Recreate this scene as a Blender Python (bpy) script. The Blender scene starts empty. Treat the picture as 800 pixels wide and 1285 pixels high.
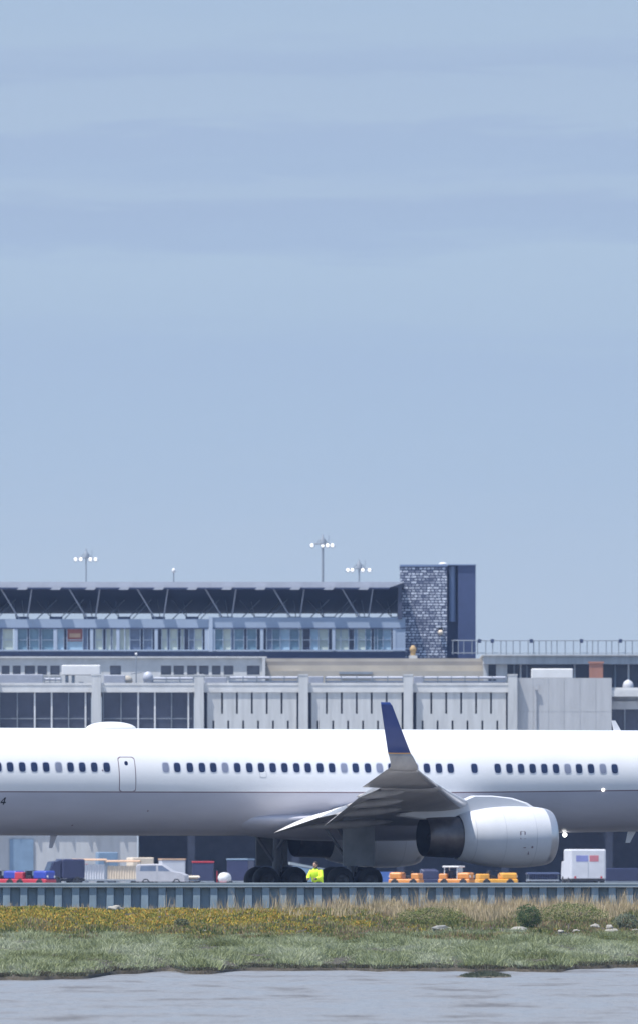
import bpy, math, random
import numpy as np
from mathutils import Vector, noise as mnoise
random.seed(7); rng = np.random.default_rng(7)
C = bpy.context.scene.collection
F, CX, HOR, ZC = 17000.0, 400.0, 1090.0, 0.94      # lens in photo pixels, optical centre column, horizon row, eye height over the apron
def wx(px, D): return (px - CX) * D / F
def wz(py, D): return ZC + (HOR - py) * D / F
R = math.radians

# ------------------------------------------------------------------ materials
def mat(name, col, rough=0.6, metal=0.0, var=0.12, vscale=1.5, bump=0.0, bscale=8.0, coat=0.0, stretch=(1, 1, 1), spec=0.5, dirt=None):
    m = bpy.data.materials.new(name); m.use_nodes = True
    nt = m.node_tree; b = nt.nodes['Principled BSDF']; L = nt.links
    b.inputs['Roughness'].default_value = rough; b.inputs['Metallic'].default_value = metal
    b.inputs['Specular IOR Level'].default_value = spec
    if coat: b.inputs['Coat Weight'].default_value = coat; b.inputs['Coat Roughness'].default_value = 0.12
    tc = nt.nodes.new('ShaderNodeTexCoord'); mp = nt.nodes.new('ShaderNodeMapping')
    mp.inputs['Scale'].default_value = stretch
    L.new(tc.outputs['Object'], mp.inputs['Vector'])
    n = nt.nodes.new('ShaderNodeTexNoise'); n.inputs['Scale'].default_value = vscale; n.inputs['Detail'].default_value = 5
    n.inputs['Roughness'].default_value = 0.62
    L.new(mp.outputs['Vector'], n.inputs['Vector'])
    cr = nt.nodes.new('ShaderNodeValToRGB')
    lo = [max(0, c * (1 - var)) for c in col]; hi = [min(1, c * (1 + var)) for c in col]
    cr.color_ramp.elements[0].position = 0.3; cr.color_ramp.elements[1].position = 0.7
    cr.color_ramp.elements[0].color = (*(dirt if dirt else lo), 1); cr.color_ramp.elements[1].color = (*hi, 1)
    L.new(n.outputs['Fac'], cr.inputs['Fac']); L.new(cr.outputs['Color'], b.inputs['Base Color'])
    if bump:
        n2 = nt.nodes.new('ShaderNodeTexNoise'); n2.inputs['Scale'].default_value = bscale; n2.inputs['Detail'].default_value = 4
        L.new(mp.outputs['Vector'], n2.inputs['Vector'])
        bp = nt.nodes.new('ShaderNodeBump'); bp.inputs['Strength'].default_value = bump; bp.inputs['Distance'].default_value = 0.05
        L.new(n2.outputs['Fac'], bp.inputs['Height']); L.new(bp.outputs['Normal'], b.inputs['Normal'])
    return m
def lamp_mat(name, col, strength):
    m = mat(name, col, 0.3, var=0.02); b = m.node_tree.nodes['Principled BSDF']
    b.inputs['Emission Color'].default_value = (*col, 1); b.inputs['Emission Strength'].default_value = strength
    return m
M = {}
M['white_paint'] = mat('white_paint', (.73, .73, .74), .28, var=.03, vscale=.7, coat=.3)
M['grey_paint'] = mat('grey_paint', (.46, .455, .51), .36, var=.07, vscale=1.2, coat=.15, stretch=(.3, 1, 1))
M['line_paint'] = mat('line_paint', (.19, .13, .15), .4, var=.1)
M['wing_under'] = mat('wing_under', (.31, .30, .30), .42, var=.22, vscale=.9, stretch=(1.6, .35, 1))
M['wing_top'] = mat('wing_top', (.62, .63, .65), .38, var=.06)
M['bare_metal'] = mat('bare_metal', (.62, .62, .64), .3, metal=.7, var=.05)
M['blue_paint'] = mat('blue_paint', (.022, .045, .19), .35, var=.08, coat=.2)
M['gold_paint'] = mat('gold_paint', (.55, .28, .09), .4, var=.05)
M['nacelle'] = mat('nacelle', (.60, .61, .64), .32, var=.05, vscale=1.1, coat=.2)
M['seam'] = mat('seam', (.40, .41, .44), .5)
M['door_grey'] = mat('door_grey', (.17, .18, .19), .5, var=.2)
M['nozzle'] = mat('nozzle', (.15, .13, .125), .4, metal=.75, var=.25, vscale=2.5)
M['black'] = mat('black', (.012, .012, .014), .7, var=.2)
M['tyre'] = mat('tyre', (.018, .018, .02), .8, var=.2)
M['rim'] = mat('rim', (.07, .07, .075), .45, metal=.4)
M['gear_steel'] = mat('gear_steel', (.13, .135, .15), .4, metal=.3)
M['pane'] = mat('pane', (.018, .028, .075), .12, var=.25, vscale=3)
M['blind'] = mat('blind', (.20, .22, .30), .35, var=.12, vscale=3)
M['window_rim'] = mat('window_rim', (.5, .52, .58), .4)
M['lamp'] = lamp_mat('lamp', (1, .98, .93), 3)
M['concrete'] = mat('concrete', (.475, .485, .49), .85, var=.15, vscale=.8, bump=.15, bscale=5, stretch=(2.4, 1, .28))
M['concrete_pale'] = mat('concrete_pale', (.55, .555, .555), .85, var=.13, vscale=.9, bump=.1)
M['concrete_block'] = mat('concrete_block', (.40, .41, .425), .85, var=.11, vscale=.8, bump=.12, stretch=(2, 1, .3))
M['roof_tan'] = mat('roof_tan', (.40, .37, .32), .9, var=.12, vscale=.5)
M['roof_brown'] = mat('roof_brown', (.26, .245, .23), .9, var=.12, vscale=.5)
M['bitumen'] = mat('bitumen', (.20, .20, .20), .9, var=.2, vscale=.4)
M['dark_glass'] = mat('dark_glass', (.045, .05, .075), .18, var=.3, vscale=.35)
M['grey_glass'] = mat('grey_glass', (.11, .115, .14), .25, var=.3, vscale=.6)
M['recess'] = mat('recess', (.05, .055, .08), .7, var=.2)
M['mullion'] = mat('mullion', (.62, .63, .65), .5)
M['blue_frame'] = mat('blue_frame', (.32, .39, .50), .5, var=.05, vscale=.4)
M['blue_frame_light'] = mat('blue_frame_light', (.40, .47, .58), .5, var=.05)
M['navy_trim'] = mat('navy_trim', (.035, .05, .11), .5)
M['soffit'] = mat('soffit', (.05, .06, .10), .6, var=.15, vscale=.3)
M['fascia'] = mat('fascia', (.42, .44, .50), .45, var=.06)
M['steel_pale'] = mat('steel_pale', (.34, .36, .42), .5)
M['steel_grey'] = mat('steel_grey', (.22, .25, .29), .5)
M['pane_teal'] = mat('pane_teal', (.16, .26, .33), .15, var=.2, vscale=.8)
M['pane_cream'] = mat('pane_cream', (.52, .57, .50), .2, var=.1, vscale=.8)
M['pane_sky'] = mat('pane_sky', (.36, .50, .60), .15, var=.12, vscale=.8)
M['pane_dark'] = mat('pane_dark', (.03, .04, .075), .12, var=.3, vscale=.8)
M['pane_slate'] = mat('pane_slate', (.14, .18, .26), .15, var=.25, vscale=.8)
M['red_panel'] = mat('red_panel', (.34, .10, .07), .5)
M['tower_dark'] = mat('tower_dark', (.045, .065, .15), .55, var=.1)
M['tower_blue'] = mat('tower_blue', (.16, .22, .36), .5, var=.06)
M['brick_red'] = mat('brick_red', (.36, .17, .12), .8)
M['flap_white'] = mat('flap_white', (.80, .80, .80), .4, var=.04)
M['white_flat'] = mat('white_flat', (.70, .70, .70), .6, var=.05)
M['wall_steel'] = mat('wall_steel', (.25, .33, .39), .55, var=.14, vscale=1.6, bump=.15, stretch=(1, 1, .5))
M['wall_cap'] = mat('wall_cap', (.36, .42, .45), .55, var=.12, vscale=1.2)
M['tug_blue'] = mat('tug_blue', (.03, .055, .36), .4)
M['tug_red'] = mat('tug_red', (.45, .03, .05), .4)
M['orange'] = mat('orange', (.66, .25, .05), .45)
M['amber'] = mat('amber', (.78, .37, .04), .45)
M['navy_body'] = mat('navy_body', (.03, .035, .085), .4)
M['tan_canvas'] = mat('tan_canvas', (.52, .34, .22), .8)
M['cream'] = mat('cream', (.66, .56, .44), .7)
M['grey_white'] = mat('grey_white', (.55, .56, .6), .6, var=.08)
M['dull_grey'] = mat('dull_grey', (.40, .40, .43), .5, var=.1)
M['blue_mid'] = mat('blue_mid', (.07, .15, .42), .45)
M['patch_blue'] = mat('patch_blue', (.20, .22, .45), .5)
M['patch_red'] = mat('patch_red', (.50, .17, .20), .5)
M['slate_blue'] = mat('slate_blue', (.16, .24, .34), .5)
M['rubber_belt'] = mat('rubber_belt', (.30, .34, .36), .7)
M['hivis'] = mat('hivis', (.62, .85, .03), .7, var=.06)
M['trouser'] = mat('trouser', (.03, .035, .06), .85)
M['skin'] = mat('skin', (.42, .26, .19), .6)
M['hair'] = mat('hair', (.03, .02, .015), .7)
M['rock_pale'] = mat('rock_pale', (.31, .295, .265), .85, var=.14, vscale=6, bump=.5, bscale=10)
M['rock_grey'] = mat('rock_grey', (.22, .22, .205), .85, var=.18, vscale=6, bump=.5, bscale=10)
M['yellow'] = mat('yellow', (.40, .27, .12), .6)

def tower_screen():
    m = bpy.data.materials.new('patterned_screen'); m.use_nodes = True
    nt = m.node_tree; b = nt.nodes['Principled BSDF']; L = nt.links; b.inputs['Roughness'].default_value = .6
    tc = nt.nodes.new('ShaderNodeTexCoord')
    mp = nt.nodes.new('ShaderNodeMapping'); mp.inputs['Scale'].default_value = (3.2, 3.2, 7.6)
    L.new(tc.outputs['Object'], mp.inputs['Vector'])
    sx = nt.nodes.new('ShaderNodeSeparateXYZ'); L.new(tc.outputs['Object'], sx.inputs[0])
    cb = nt.nodes.new('ShaderNodeCombineXYZ'); L.new(sx.outputs['X'], cb.inputs['X']); L.new(sx.outputs['Z'], cb.inputs['Y'])
    n = nt.nodes.new('ShaderNodeTexNoise'); n.inputs['Scale'].default_value = 1.1; n.inputs['Detail'].default_value = 4; n.inputs['Roughness'].default_value = .75
    L.new(mp.outputs['Vector'], n.inputs['Vector'])
    br = nt.nodes.new('ShaderNodeTexBrick'); br.inputs['Scale'].default_value = 1.0; br.inputs['Brick Width'].default_value = .52; br.inputs['Row Height'].default_value = .235
    br.inputs['Mortar Size'].default_value = .045; br.inputs['Mortar Smooth'].default_value = .2; br.inputs['Bias'].default_value = .12; br.offset = .37; br.offset_frequency = 3; br.squash = .62; br.squash_frequency = 2
    br.inputs['Color1'].default_value = (.04, .055, .12, 1); br.inputs['Color2'].default_value = (.74, .78, .86, 1); br.inputs['Mortar'].default_value = (.035, .05, .11, 1)
    L.new(cb.outputs[0], br.inputs['Vector'])
    cr = nt.nodes.new('ShaderNodeValToRGB'); e = cr.color_ramp.elements
    e[0].position = .36; e[0].color = (.28, .30, .36, 1); e[1].position = .56; e[1].color = (1, 1, 1, 1)
    L.new(n.outputs['Fac'], cr.inputs['Fac'])
    mx = nt.nodes.new('ShaderNodeMix'); mx.data_type = 'RGBA'; mx.blend_type = 'MULTIPLY'; mx.inputs['Factor'].default_value = .8
    L.new(br.outputs['Color'], mx.inputs['A']); L.new(cr.outputs['Color'], mx.inputs['B']); L.new(mx.outputs['Result'], b.inputs['Base Color'])
    return m
M['screen'] = tower_screen()

def plant_mat(name, cols, scale, stretch=(1, .25, 1), per_blade=.35, rough=.75, transl=.25, span=(.25, .75)):
    """leaf colour from patches of the place (noise over the ground) and a random step per blade"""
    m = bpy.data.materials.new(name); m.use_nodes = True
    nt = m.node_tree; b = nt.nodes['Principled BSDF']; L = nt.links
    b.inputs['Roughness'].default_value = rough; b.inputs['Specular IOR Level'].default_value = .2
    tc = nt.nodes.new('ShaderNodeTexCoord'); mp = nt.nodes.new('ShaderNodeMapping'); mp.inputs['Scale'].default_value = stretch
    L.new(tc.outputs['Object'], mp.inputs['Vector'])
    n = nt.nodes.new('ShaderNodeTexNoise'); n.inputs['Scale'].default_value = scale; n.inputs['Detail'].default_value = 6; n.inputs['Roughness'].default_value = .65
    L.new(mp.outputs['Vector'], n.inputs['Vector'])
    g = nt.nodes.new('ShaderNodeNewGeometry')
    ma = nt.nodes.new('ShaderNodeMath'); ma.operation = 'MULTIPLY_ADD'; ma.inputs[1].default_value = per_blade; ma.inputs[2].default_value = -per_blade / 2
    L.new(g.outputs['Random Per Island'], ma.inputs[0])
    ad = nt.nodes.new('ShaderNodeMath'); ad.operation = 'ADD'
    L.new(ma.outputs[0], ad.inputs[0]); L.new(n.outputs['Fac'], ad.inputs[1])
    cr = nt.nodes.new('ShaderNodeValToRGB'); els = cr.color_ramp.elements
    k = len(cols)
    while len(els) < k: els.new(.5)
    for i, c in enumerate(cols):
        els[i].position = span[0] + (span[1] - span[0]) * i / (k - 1); els[i].color = (*c, 1)
    L.new(ad.outputs[0], cr.inputs['Fac']); L.new(cr.outputs['Color'], b.inputs['Base Color'])
    if transl:
        tr = nt.nodes.new('ShaderNodeBsdfTranslucent'); L.new(cr.outputs['Color'], tr.inputs['Color'])
        mx = nt.nodes.new('ShaderNodeMixShader'); mx.inputs[0].default_value = transl
        L.new(b.outputs[0], mx.inputs[1]); L.new(tr.outputs[0], mx.inputs[2])
        L.new(mx.outputs[0], nt.nodes['Material Output'].inputs['Surface'])
    return m

# ------------------------------------------------------------------ mesh builder
class MB:
    def __init__(s): s.v = []; s.f = []; s.m = []; s.sm = []
    def add(s, vs, fs, mi=0, smooth=False):
        o = len(s.v); s.v += [tuple(p) for p in vs]
        for f in fs: s.f.append([i + o for i in f]); s.m.append(mi); s.sm.append(smooth)
        return s
    def box(s, x0, x1, y0, y1, z0, z1, mi=0):
        v = [(x, y, z) for z in (z0, z1) for y in (y0, y1) for x in (x0, x1)]
        return s.add(v, [(0, 2, 3, 1), (4, 5, 7, 6), (0, 1, 5, 4), (2, 6, 7, 3), (0, 4, 6, 2), (1, 3, 7, 5)], mi)
    def bbox(s, x0, x1, y0, y1, z0, z1, b=.05, mi=0, seg=3):
        """box with rounded vertical edges and a chamfered top"""
        def ring(ins, z):
            out = []
            for cx_, cy_, a0 in ((x1 - b, y1 - b, 0), (x0 + b, y1 - b, 90), (x0 + b, y0 + b, 180), (x1 - b, y0 + b, 270)):
                for k in range(seg + 1):
                    a = R(a0 + 90 * k / seg); out.append((cx_ + (b - ins) * math.cos(a), cy_ + (b - ins) * math.sin(a), z))
            return out
        rings = [ring(b * .6, z0), ring(0, z0 + b * .5), ring(0, z1 - b * .8), ring(b * .35, z1 - b * .25), ring(b * .9, z1)]
        n = len(rings[0]); v = [p for r in rings for p in r]; f = []
        for j in range(len(rings) - 1):
            for i in range(n): k = (i + 1) % n; f.append((j * n + i, j * n + k, (j + 1) * n + k, (j + 1) * n + i))
        f.append(tuple(range(n))[::-1]); f.append(tuple((len(rings) - 1) * n + i for i in range(n)))
        return s.add(v, f, mi)
    def tube(s, p0, p1, r0, r1=None, n=10, mi=0, cap=True):
        r1 = r0 if r1 is None else r1
        p0, p1 = Vector(p0), Vector(p1); d = (p1 - p0).normalized()
        a = d.orthogonal().normalized(); b = d.cross(a); v = []
        for p, r in ((p0, r0), (p1, r1)):
            for i in range(n):
                t = 2 * math.pi * i / n; v.append(p + a * r * math.cos(t) + b * r * math.sin(t))
        s.add(v, [(i, (i + 1) % n, n + (i + 1) % n, n + i) for i in range(n)], mi, True)
        if cap: s.add(v, [tuple(range(n))[::-1], tuple(range(n, 2 * n))], mi)
        return s
    def lathe(s, prof, org=(0, 0, 0), axis='x', n=40, mi=0, sx=1.0):
        v = []
        for (t, r) in prof:
            for i in range(n):
                a = 2 * math.pi * i / n; c, d = r * math.cos(a), r * math.sin(a)
                p = {'x': (t, c, d), 'y': (c, t, d), 'z': (c, d, t)}[axis]
                v.append((org[0] + p[0], org[1] + p[1], org[2] + p[2]))
        f = []
        for j in range(len(prof) - 1):
            for i in range(n): k = (i + 1) % n; f.append((j * n + i, j * n + k, (j + 1) * n + k, (j + 1) * n + i))
        return s.add(v, f, mi, True)
    def ellipsoid(s, c, rad, nu=20, nv=12, mi=0, jit=0.0, seed=0):
        v = []; f = []
        for j in range(nv + 1):
            ph = math.pi * j / nv
            for i in range(nu):
                th = 2 * math.pi * i / nu
                d = Vector((math.sin(ph) * math.cos(th), math.sin(ph) * math.sin(th), math.cos(ph)))
                k = 1 + jit * mnoise.noise(d * 1.7 + Vector((seed, seed * .7, 0))) if jit else 1
                v.append((c[0] + rad[0] * d.x * k, c[1] + rad[1] * d.y * k, c[2] + rad[2] * d.z * k))
        for j in range(nv):
            for i in range(nu): k = (i + 1) % nu; f.append((j * nu + i, (j + 1) * nu + i, (j + 1) * nu + k, j * nu + k))
        return s.add(v, f, mi, True)
    def extrude(s, poly, axis, a0, a1, mi=0):
        """poly: 2D outline; axis: 'y' -> (x,z) outline, 'x' -> (y,z) outline, 'z' -> (x,y) outline"""
        def P(u, w, t): return {'y': (u, t, w), 'x': (t, u, w), 'z': (u, w, t)}[axis]
        n = len(poly); v = [P(u, w, a0) for u, w in poly] + [P(u, w, a1) for u, w in poly]
        f = [(i, (i + 1) % n, n + (i + 1) % n, n + i) for i in range(n)] + [tuple(range(n))[::-1], tuple(range(n, 2 * n))]
        return s.add(v, f, mi)
    def loft(s, loops, mis, smooth=True, cap=True):
        """closed loops; mis: material index per edge of the loop"""
        n = len(loops[0]); o = len(s.v)
        s.v += [tuple(p) for l in loops for p in l]
        for j in range(len(loops) - 1):
            for i in range(n):
                k = (i + 1) % n
                s.f.append([o + j * n + i, o + j * n + k, o + (j + 1) * n + k, o + (j + 1) * n + i]); s.m.append(mis[i]); s.sm.append(smooth)
        if cap:
            s.f.append([o + i for i in range(n)][::-1]); s.m.append(mis[0]); s.sm.append(False)
            s.f.append([o + (len(loops) - 1) * n + i for i in range(n)]); s.m.append(mis[0]); s.sm.append(False)
        return s
    def build(s, name, mats, parent=None, kind=None, label=None):
        me = bpy.data.meshes.new(name); me.from_pydata(s.v, [], s.f)
        for m in (mats if isinstance(mats, (list, tuple)) else [mats]): me.materials.append(M[m] if isinstance(m, str) else m)
        me.polygons.foreach_set('material_index', s.m); me.polygons.foreach_set('use_smooth', s.sm)
        import bmesh
        bm = bmesh.new(); bm.from_mesh(me); bmesh.ops.recalc_face_normals(bm, faces=bm.faces); bm.to_mesh(me); bm.free()
        me.update()
        o = bpy.data.objects.new(name, me); C.objects.link(o)
        if parent: o.parent = parent
        if kind: o['kind'] = kind
        if label: o['label'] = label
        return o
def thing(name, label, cat, loc=(0, 0, 0), rz=0, group=None):
    o = bpy.data.objects.new(name, None); C.objects.link(o); o.location = loc; o.rotation_euler = (0, 0, rz); o.empty_display_size = .3
    o['label'] = label; o['category'] = cat
    if group: o['group'] = group
    return o
def tag(o, label, cat, group=None):
    o['label'] = label; o['category'] = cat
    if group: o['group'] = group
    return o
def dup(root, loc, rz, label, group=None):
    r = root.copy(); C.objects.link(r); r.location = loc; r.rotation_euler = (0, 0, rz); r['label'] = label
    if group: r['group'] = group
    for ch in list(root.children):
        c = ch.copy(); C.objects.link(c); c.parent = r
        for g in ch.children:
            d = g.copy(); C.objects.link(d); d.parent = c
    return r

# ------------------------------------------------------------------ ground, water, bank
WATER_Z = -2.09
def edge_d(x):
    """distance of the marsh edge from the camera, by place along the shore"""
    px = CX + x * F / 395
    pts = [(-900, 372), (-60, 366), (60, 367), (118, 369), (150, 389), (215, 397), (240, 389), (268, 390), (290, 399), (400, 402), (560, 399), (600, 396), (690, 397), (740, 408), (820, 414), (1700, 410)]
    for (a, da), (b, db) in zip(pts, pts[1:]):
        if px <= b: t = max(0, (px - a) / (b - a)); t = t * t * (3 - 2 * t); base = da + (db - da) * t; break
    else: base = 410
    return base + 5.0 * mnoise.noise(Vector((x * .8, 3, 0))) + 4.0 * mnoise.noise(Vector((x * 2.6, 9, 0)))
def ground_z(x, d):
    e = edge_d(x)
    if d < 445:
        t = max(0, (d - e) / (445 - e)); z = -1.96 + .12 * min(1, (d - e) / 6) + .54 * t ** .9
    else:
        t = min(1, (d - 445) / 20); left = max(0, min(1, (120 - (CX + x * F / 460)) / 330)) * .14
        z = -1.30 + (.80 + left) * t ** .8
    return z + .05 * mnoise.noise(Vector((x * .7, d * .25, 1)))
def build_ground():
    m = bpy.data.materials.new('mud'); m.use_nodes = True
    nt = m.node_tree; b = nt.nodes['Principled BSDF']; L = nt.links
    tc = nt.nodes.new('ShaderNodeTexCoord'); mp = nt.nodes.new('ShaderNodeMapping'); mp.inputs['Scale'].default_value = (.45, .085, 1)
    L.new(tc.outputs['Object'], mp.inputs['Vector'])
    n = nt.nodes.new('ShaderNodeTexNoise'); n.inputs['Scale'].default_value = 1.0; n.inputs['Detail'].default_value = 7; n.inputs['Roughness'].default_value = .62
    L.new(mp.outputs['Vector'], n.inputs['Vector'])
    cr = nt.nodes.new('ShaderNodeValToRGB'); e = cr.color_ramp.elements
    e[0].position = .34; e[0].color = (.10, .092, .088, 1); e[1].position = .47; e[1].color = (.185, .185, .19, 1)
    L.new(n.outputs['Fac'], cr.inputs['Fac']); L.new(cr.outputs['Color'], b.inputs['Base Color'])
    rr = nt.nodes.new('ShaderNodeMapRange'); rr.inputs[1].default_value = .4; rr.inputs[2].default_value = .6; rr.inputs[3].default_value = .55; rr.inputs[4].default_value = .34
    L.new(n.outputs['Fac'], rr.inputs[0]); L.new(rr.outputs[0], b.inputs['Roughness'])
    mp2 = nt.nodes.new('ShaderNodeMapping'); mp2.inputs['Scale'].default_value = (1.5, .30, 1); L.new(tc.outputs['Object'], mp2.inputs['Vector'])
    n2 = nt.nodes.new('ShaderNodeTexNoise'); n2.inputs['Scale'].default_value = 1.6; n2.inputs['Detail'].default_value = 5
    L.new(mp2.outputs['Vector'], n2.inputs['Vector'])
    bp = nt.nodes.new('ShaderNodeBump'); bp.inputs['Strength'].default_value = .9; bp.inputs['Distance'].default_value = .22
    L.new(n2.outputs['Fac'], bp.inputs['Height']); L.new(bp.outputs['Normal'], b.inputs['Normal'])
    # shallow water over mud
    w = MB().add([(-2500, -300, WATER_Z), (2500, -300, WATER_Z), (2500, 440, WATER_Z), (-2500, 440, WATER_Z)], [(0, 1, 2, 3)])
    w.build('water', [m], kind='structure')
    soil = mat('soil', (.055, .047, .034), .95, var=.35, vscale=2.5, bump=.6, bscale=4)
    # the bank: marsh platform and slope up to the sea wall
    g = MB(); xs = [-70 + .35 * i for i in range(401)]; rows = []
    ts = [0, 0, 0] + [i / 60 for i in range(1, 61)]
    for x in xs:
        e = edge_d(x); col = []
        for k, t in enumerate(ts):
            d = e + (468.3 - e) * t
            if k == 0: col.append((x, e - .9, WATER_Z - .15))
            elif k == 1: col.append((x, e - .3, WATER_Z + .05))
            else: col.append((x, d, ground_z(x, d)))
        rows.append(col)
    n_ = len(ts); v = [p for c in rows for p in c]
    f = [(i * n_ + j, (i + 1) * n_ + j, (i + 1) * n_ + j + 1, i * n_ + j + 1) for i in range(len(xs) - 1) for j in range(n_ - 1)]
    g.add(v, f, 0, True).build('shore_bank', [soil], kind='structure')
    conc = mat('apron_concrete', (.34, .335, .33), .85, var=.12, vscale=.12, bump=.1)
    a = MB().add([(-6000, 468.4, 0), (6000, 468.4, 0), (6000, 600, 0), (-6000, 600, 0), (6000, 900, -.35), (-6000, 900, -.35), (6000, 14000, -.35), (-6000, 14000, -.35)], [(0, 1, 2, 3), (3, 2, 4, 5), (5, 4, 6, 7)])
    a.build('ground', [conc], kind='structure')
    asp = mat('taxiway_asphalt', (.06, .06, .062), .9, var=.2, vscale=.2)
    MB().add([(-900, 484, .004), (900, 484, .004), (900, 560, .004), (-900, 560, .004)], [(0, 1, 2, 3)]).build('taxiway', [asp], kind='structure')
    yl = mat('yellow_marking', (.55, .40, .06), .7)
    MB().add([(-900, 521.8, .008), (900, 521.8, .008), (900, 522.1, .008), (-900, 522.1, .008)], [(0, 1, 2, 3)]).build('taxiway_marking', [yl], kind='structure')
build_ground()

def blades(name, label, n, xr, dfun, hfun, wid, spread, mats, per=8, cat='grass', lean=.45):
    """n tufts of `per` narrow leaves each, as one mesh"""
    xs = rng.uniform(xr[0], xr[1], n); V = []; 
    keep = []
    for x in xs:
        d = dfun(x)
        if d is None: continue
        keep.append((x, d, ground_z(x, d), hfun(x, d)))
    k = np.array([q for q in keep if q[3] > 0]); n = len(k)
    base = np.repeat(k[:, :3], per, 0); h = np.repeat(k[:, 3], per) * rng.uniform(.55, 1.15, n * per)
    ang = rng.uniform(0, 2 * np.pi, n * per); rad = spread * np.sqrt(rng.uniform(0, 1, n * per))
    base = base + np.stack([rad * np.cos(ang), rad * np.sin(ang), np.full(n * per, -.02)], 1)
    ln = h * rng.uniform(.1, lean, n * per); dirx, diry = np.cos(ang) * ln, np.sin(ang) * ln
    a2 = rng.uniform(-.9, .9, n * per); w = wid * rng.uniform(.6, 1.3, n * per)
    sx, sy = np.cos(a2) * w / 2, np.sin(a2) * w / 2
    z = np.zeros_like(h)
    p0 = base + np.stack([-sx, -sy, z], 1); p1 = base + np.stack([sx, sy, z], 1)
    mid = base + np.stack([dirx * .35, diry * .35, h * .6], 1)
    p2 = mid + np.stack([sx * .8, sy * .8, z], 1); p3 = mid + np.stack([-sx * .8, -sy * .8, z], 1)
    tip = base + np.stack([dirx, diry, h], 1)
    N = n * per
    co = np.stack([p0, p1, p2, p3, tip], 1).reshape(-1, 3)
    i0 = np.arange(N) * 5
    loops = np.stack([i0, i0 + 1, i0 + 2, i0 + 3, i0 + 3, i0 + 2, i0 + 4], 1).reshape(-1)
    ls = np.stack([np.arange(N) * 7, np.arange(N) * 7 + 4], 1).reshape(-1); lt = np.tile([4, 3], N)
    me = bpy.data.meshes.new(name)
    me.vertices.add(len(co)); me.vertices.foreach_set('co', co.astype(np.float32).ravel())
    me.loops.add(len(loops)); me.loops.foreach_set('vertex_index', loops.astype(np.int32))
    me.polygons.add(len(ls)); me.polygons.foreach_set('loop_start', ls.astype(np.int32)); me.polygons.foreach_set('loop_total', lt.astype(np.int32))
    me.materials.append(mats); me.update(calc_edges=True); me.validate()
    o = bpy.data.objects.new(name, me); C.objects.link(o); o['kind'] = 'stuff'; o['label'] = label; o['category'] = cat
    return o
XR = (-16, 16)
def pxx(x, d): return CX + x * F / d
marsh = plant_mat('marsh_leaf', [(.14, .16, .06), (.24, .275, .135), (.335, .37, .215), (.40, .43, .30)], .5, (1, .14, 1), .22, span=(.34, .66))
edge_leaf = plant_mat('marsh_edge_leaf', [(.06, .05, .035), (.10, .095, .06), (.17, .185, .13)], 1.2, (1, .3, 1))
def d_marsh(x):
    e = edge_d(x); return e + (446 - e) * rng.uniform(0, 1)
def h_marsh(x, d): return max(.04, .13 + .24 * mnoise.noise(Vector((x * .7, d * .14, 4))) + .10 * mnoise.noise(Vector((x * 2.2, d * .3, 8))))
blades('marsh_grass', 'grey green salt marsh grass covering the flat shore above the water', 30000, XR, d_marsh, h_marsh, .018, .20, marsh, 10, lean=1.2)
blades('marsh_edge_plants', 'dark straggly plants along the muddy edge of the marsh', 3600, XR, lambda x: edge_d(x) + rng.uniform(-.9, .8), lambda x, d: .085 + .12 * mnoise.noise(Vector((x * 1.4, 2, 2))), .028, .14, edge_leaf, 9, lean=.8)
ice = plant_mat('ice_plant_leaf', [(.13, .16, .035), (.30, .30, .06), (.55, .43, .08), (.55, .27, .055), (.30, .29, .07)], 1.1, (1, .22, 1), .4, span=(.32, .70))
green = plant_mat('bank_herb_leaf', [(.09, .115, .035), (.18, .21, .07), (.28, .29, .11), (.29, .17, .11), (.32, .31, .15)], .8, (1, .22, 1), .3, span=(.32, .68))
straw = plant_mat('straw', [(.34, .27, .14), (.54, .43, .25), (.68, .56, .36), (.46, .33, .19)], 1.0, (1, .3, 1), .5)
def d_bank(x): return 434 + 33.5 * rng.uniform(0, 1)
def h_ice(x, d):
    p = pxx(x, d); w = 1 / (1 + math.exp((p - 450 + 130 * mnoise.noise(Vector((x * .8, d * .2, 5)))) / 35))
    w *= max(0, min(1, (d - 443 - 4 * mnoise.noise(Vector((x * .9, 5, 2)))) / 8))
    return (.11 + .06 * mnoise.noise(Vector((x, d * .3, 6)))) if rng.uniform() < w * .95 else 0
def h_green(x, d):
    p = pxx(x, d); w = 1 / (1 + math.exp(-(p - 420 + 160 * mnoise.noise(Vector((x * .6, d * .2, 7)))) / 45))
    w = max(w, 1 - max(0, min(1, (d - 446) / 10))) * (1 if d < 462 else .5) * max(0, min(1, (d - 434) / 9))
    return (.14 + .14 * mnoise.noise(Vector((x * .8, d * .2, 9)))) if rng.uniform() < w else 0
def h_straw(x, d):
    p = pxx(x, d); w = 1 / (1 + math.exp(-(p - 440) / 40)); w *= max(0, min(1, (d - 455 - 5 * mnoise.noise(Vector((x * .8, 7, 7)))) / 5)) * max(.25, min(1, .75 + 1.3 * mnoise.noise(Vector((x * 1.5, d * .25, 12)))))
    return max(.1, .34 + .42 * mnoise.noise(Vector((x * 1.1, d * .3, 3)))) if rng.uniform() < w else 0
blades('ice_plant', 'low yellow and orange ice plant below the left half of the sea wall', 19000, XR, d_bank, h_ice, .045, .10, ice, 8, 'ground cover', .8)
blades('bank_herbs', 'green and reddish low herbs on the bank below the dry grass', 17000, XR, d_bank, h_green, .035, .13, green, 8, 'ground cover')
blades('dry_grass_stems', 'sparse tall straw stems rising in front of the sea wall', 1100, XR, lambda x: 464 + 3.4 * rng.uniform(0, 1), lambda x, d: (.62 + .3 * mnoise.noise(Vector((x * 1.3, 1, 3)))) if rng.uniform() < 1 / (1 + math.exp(-(pxx(x, d) - 400) / 60)) else (.25 if rng.uniform() < .3 else 0), .012, .12, straw, 4)
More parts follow.
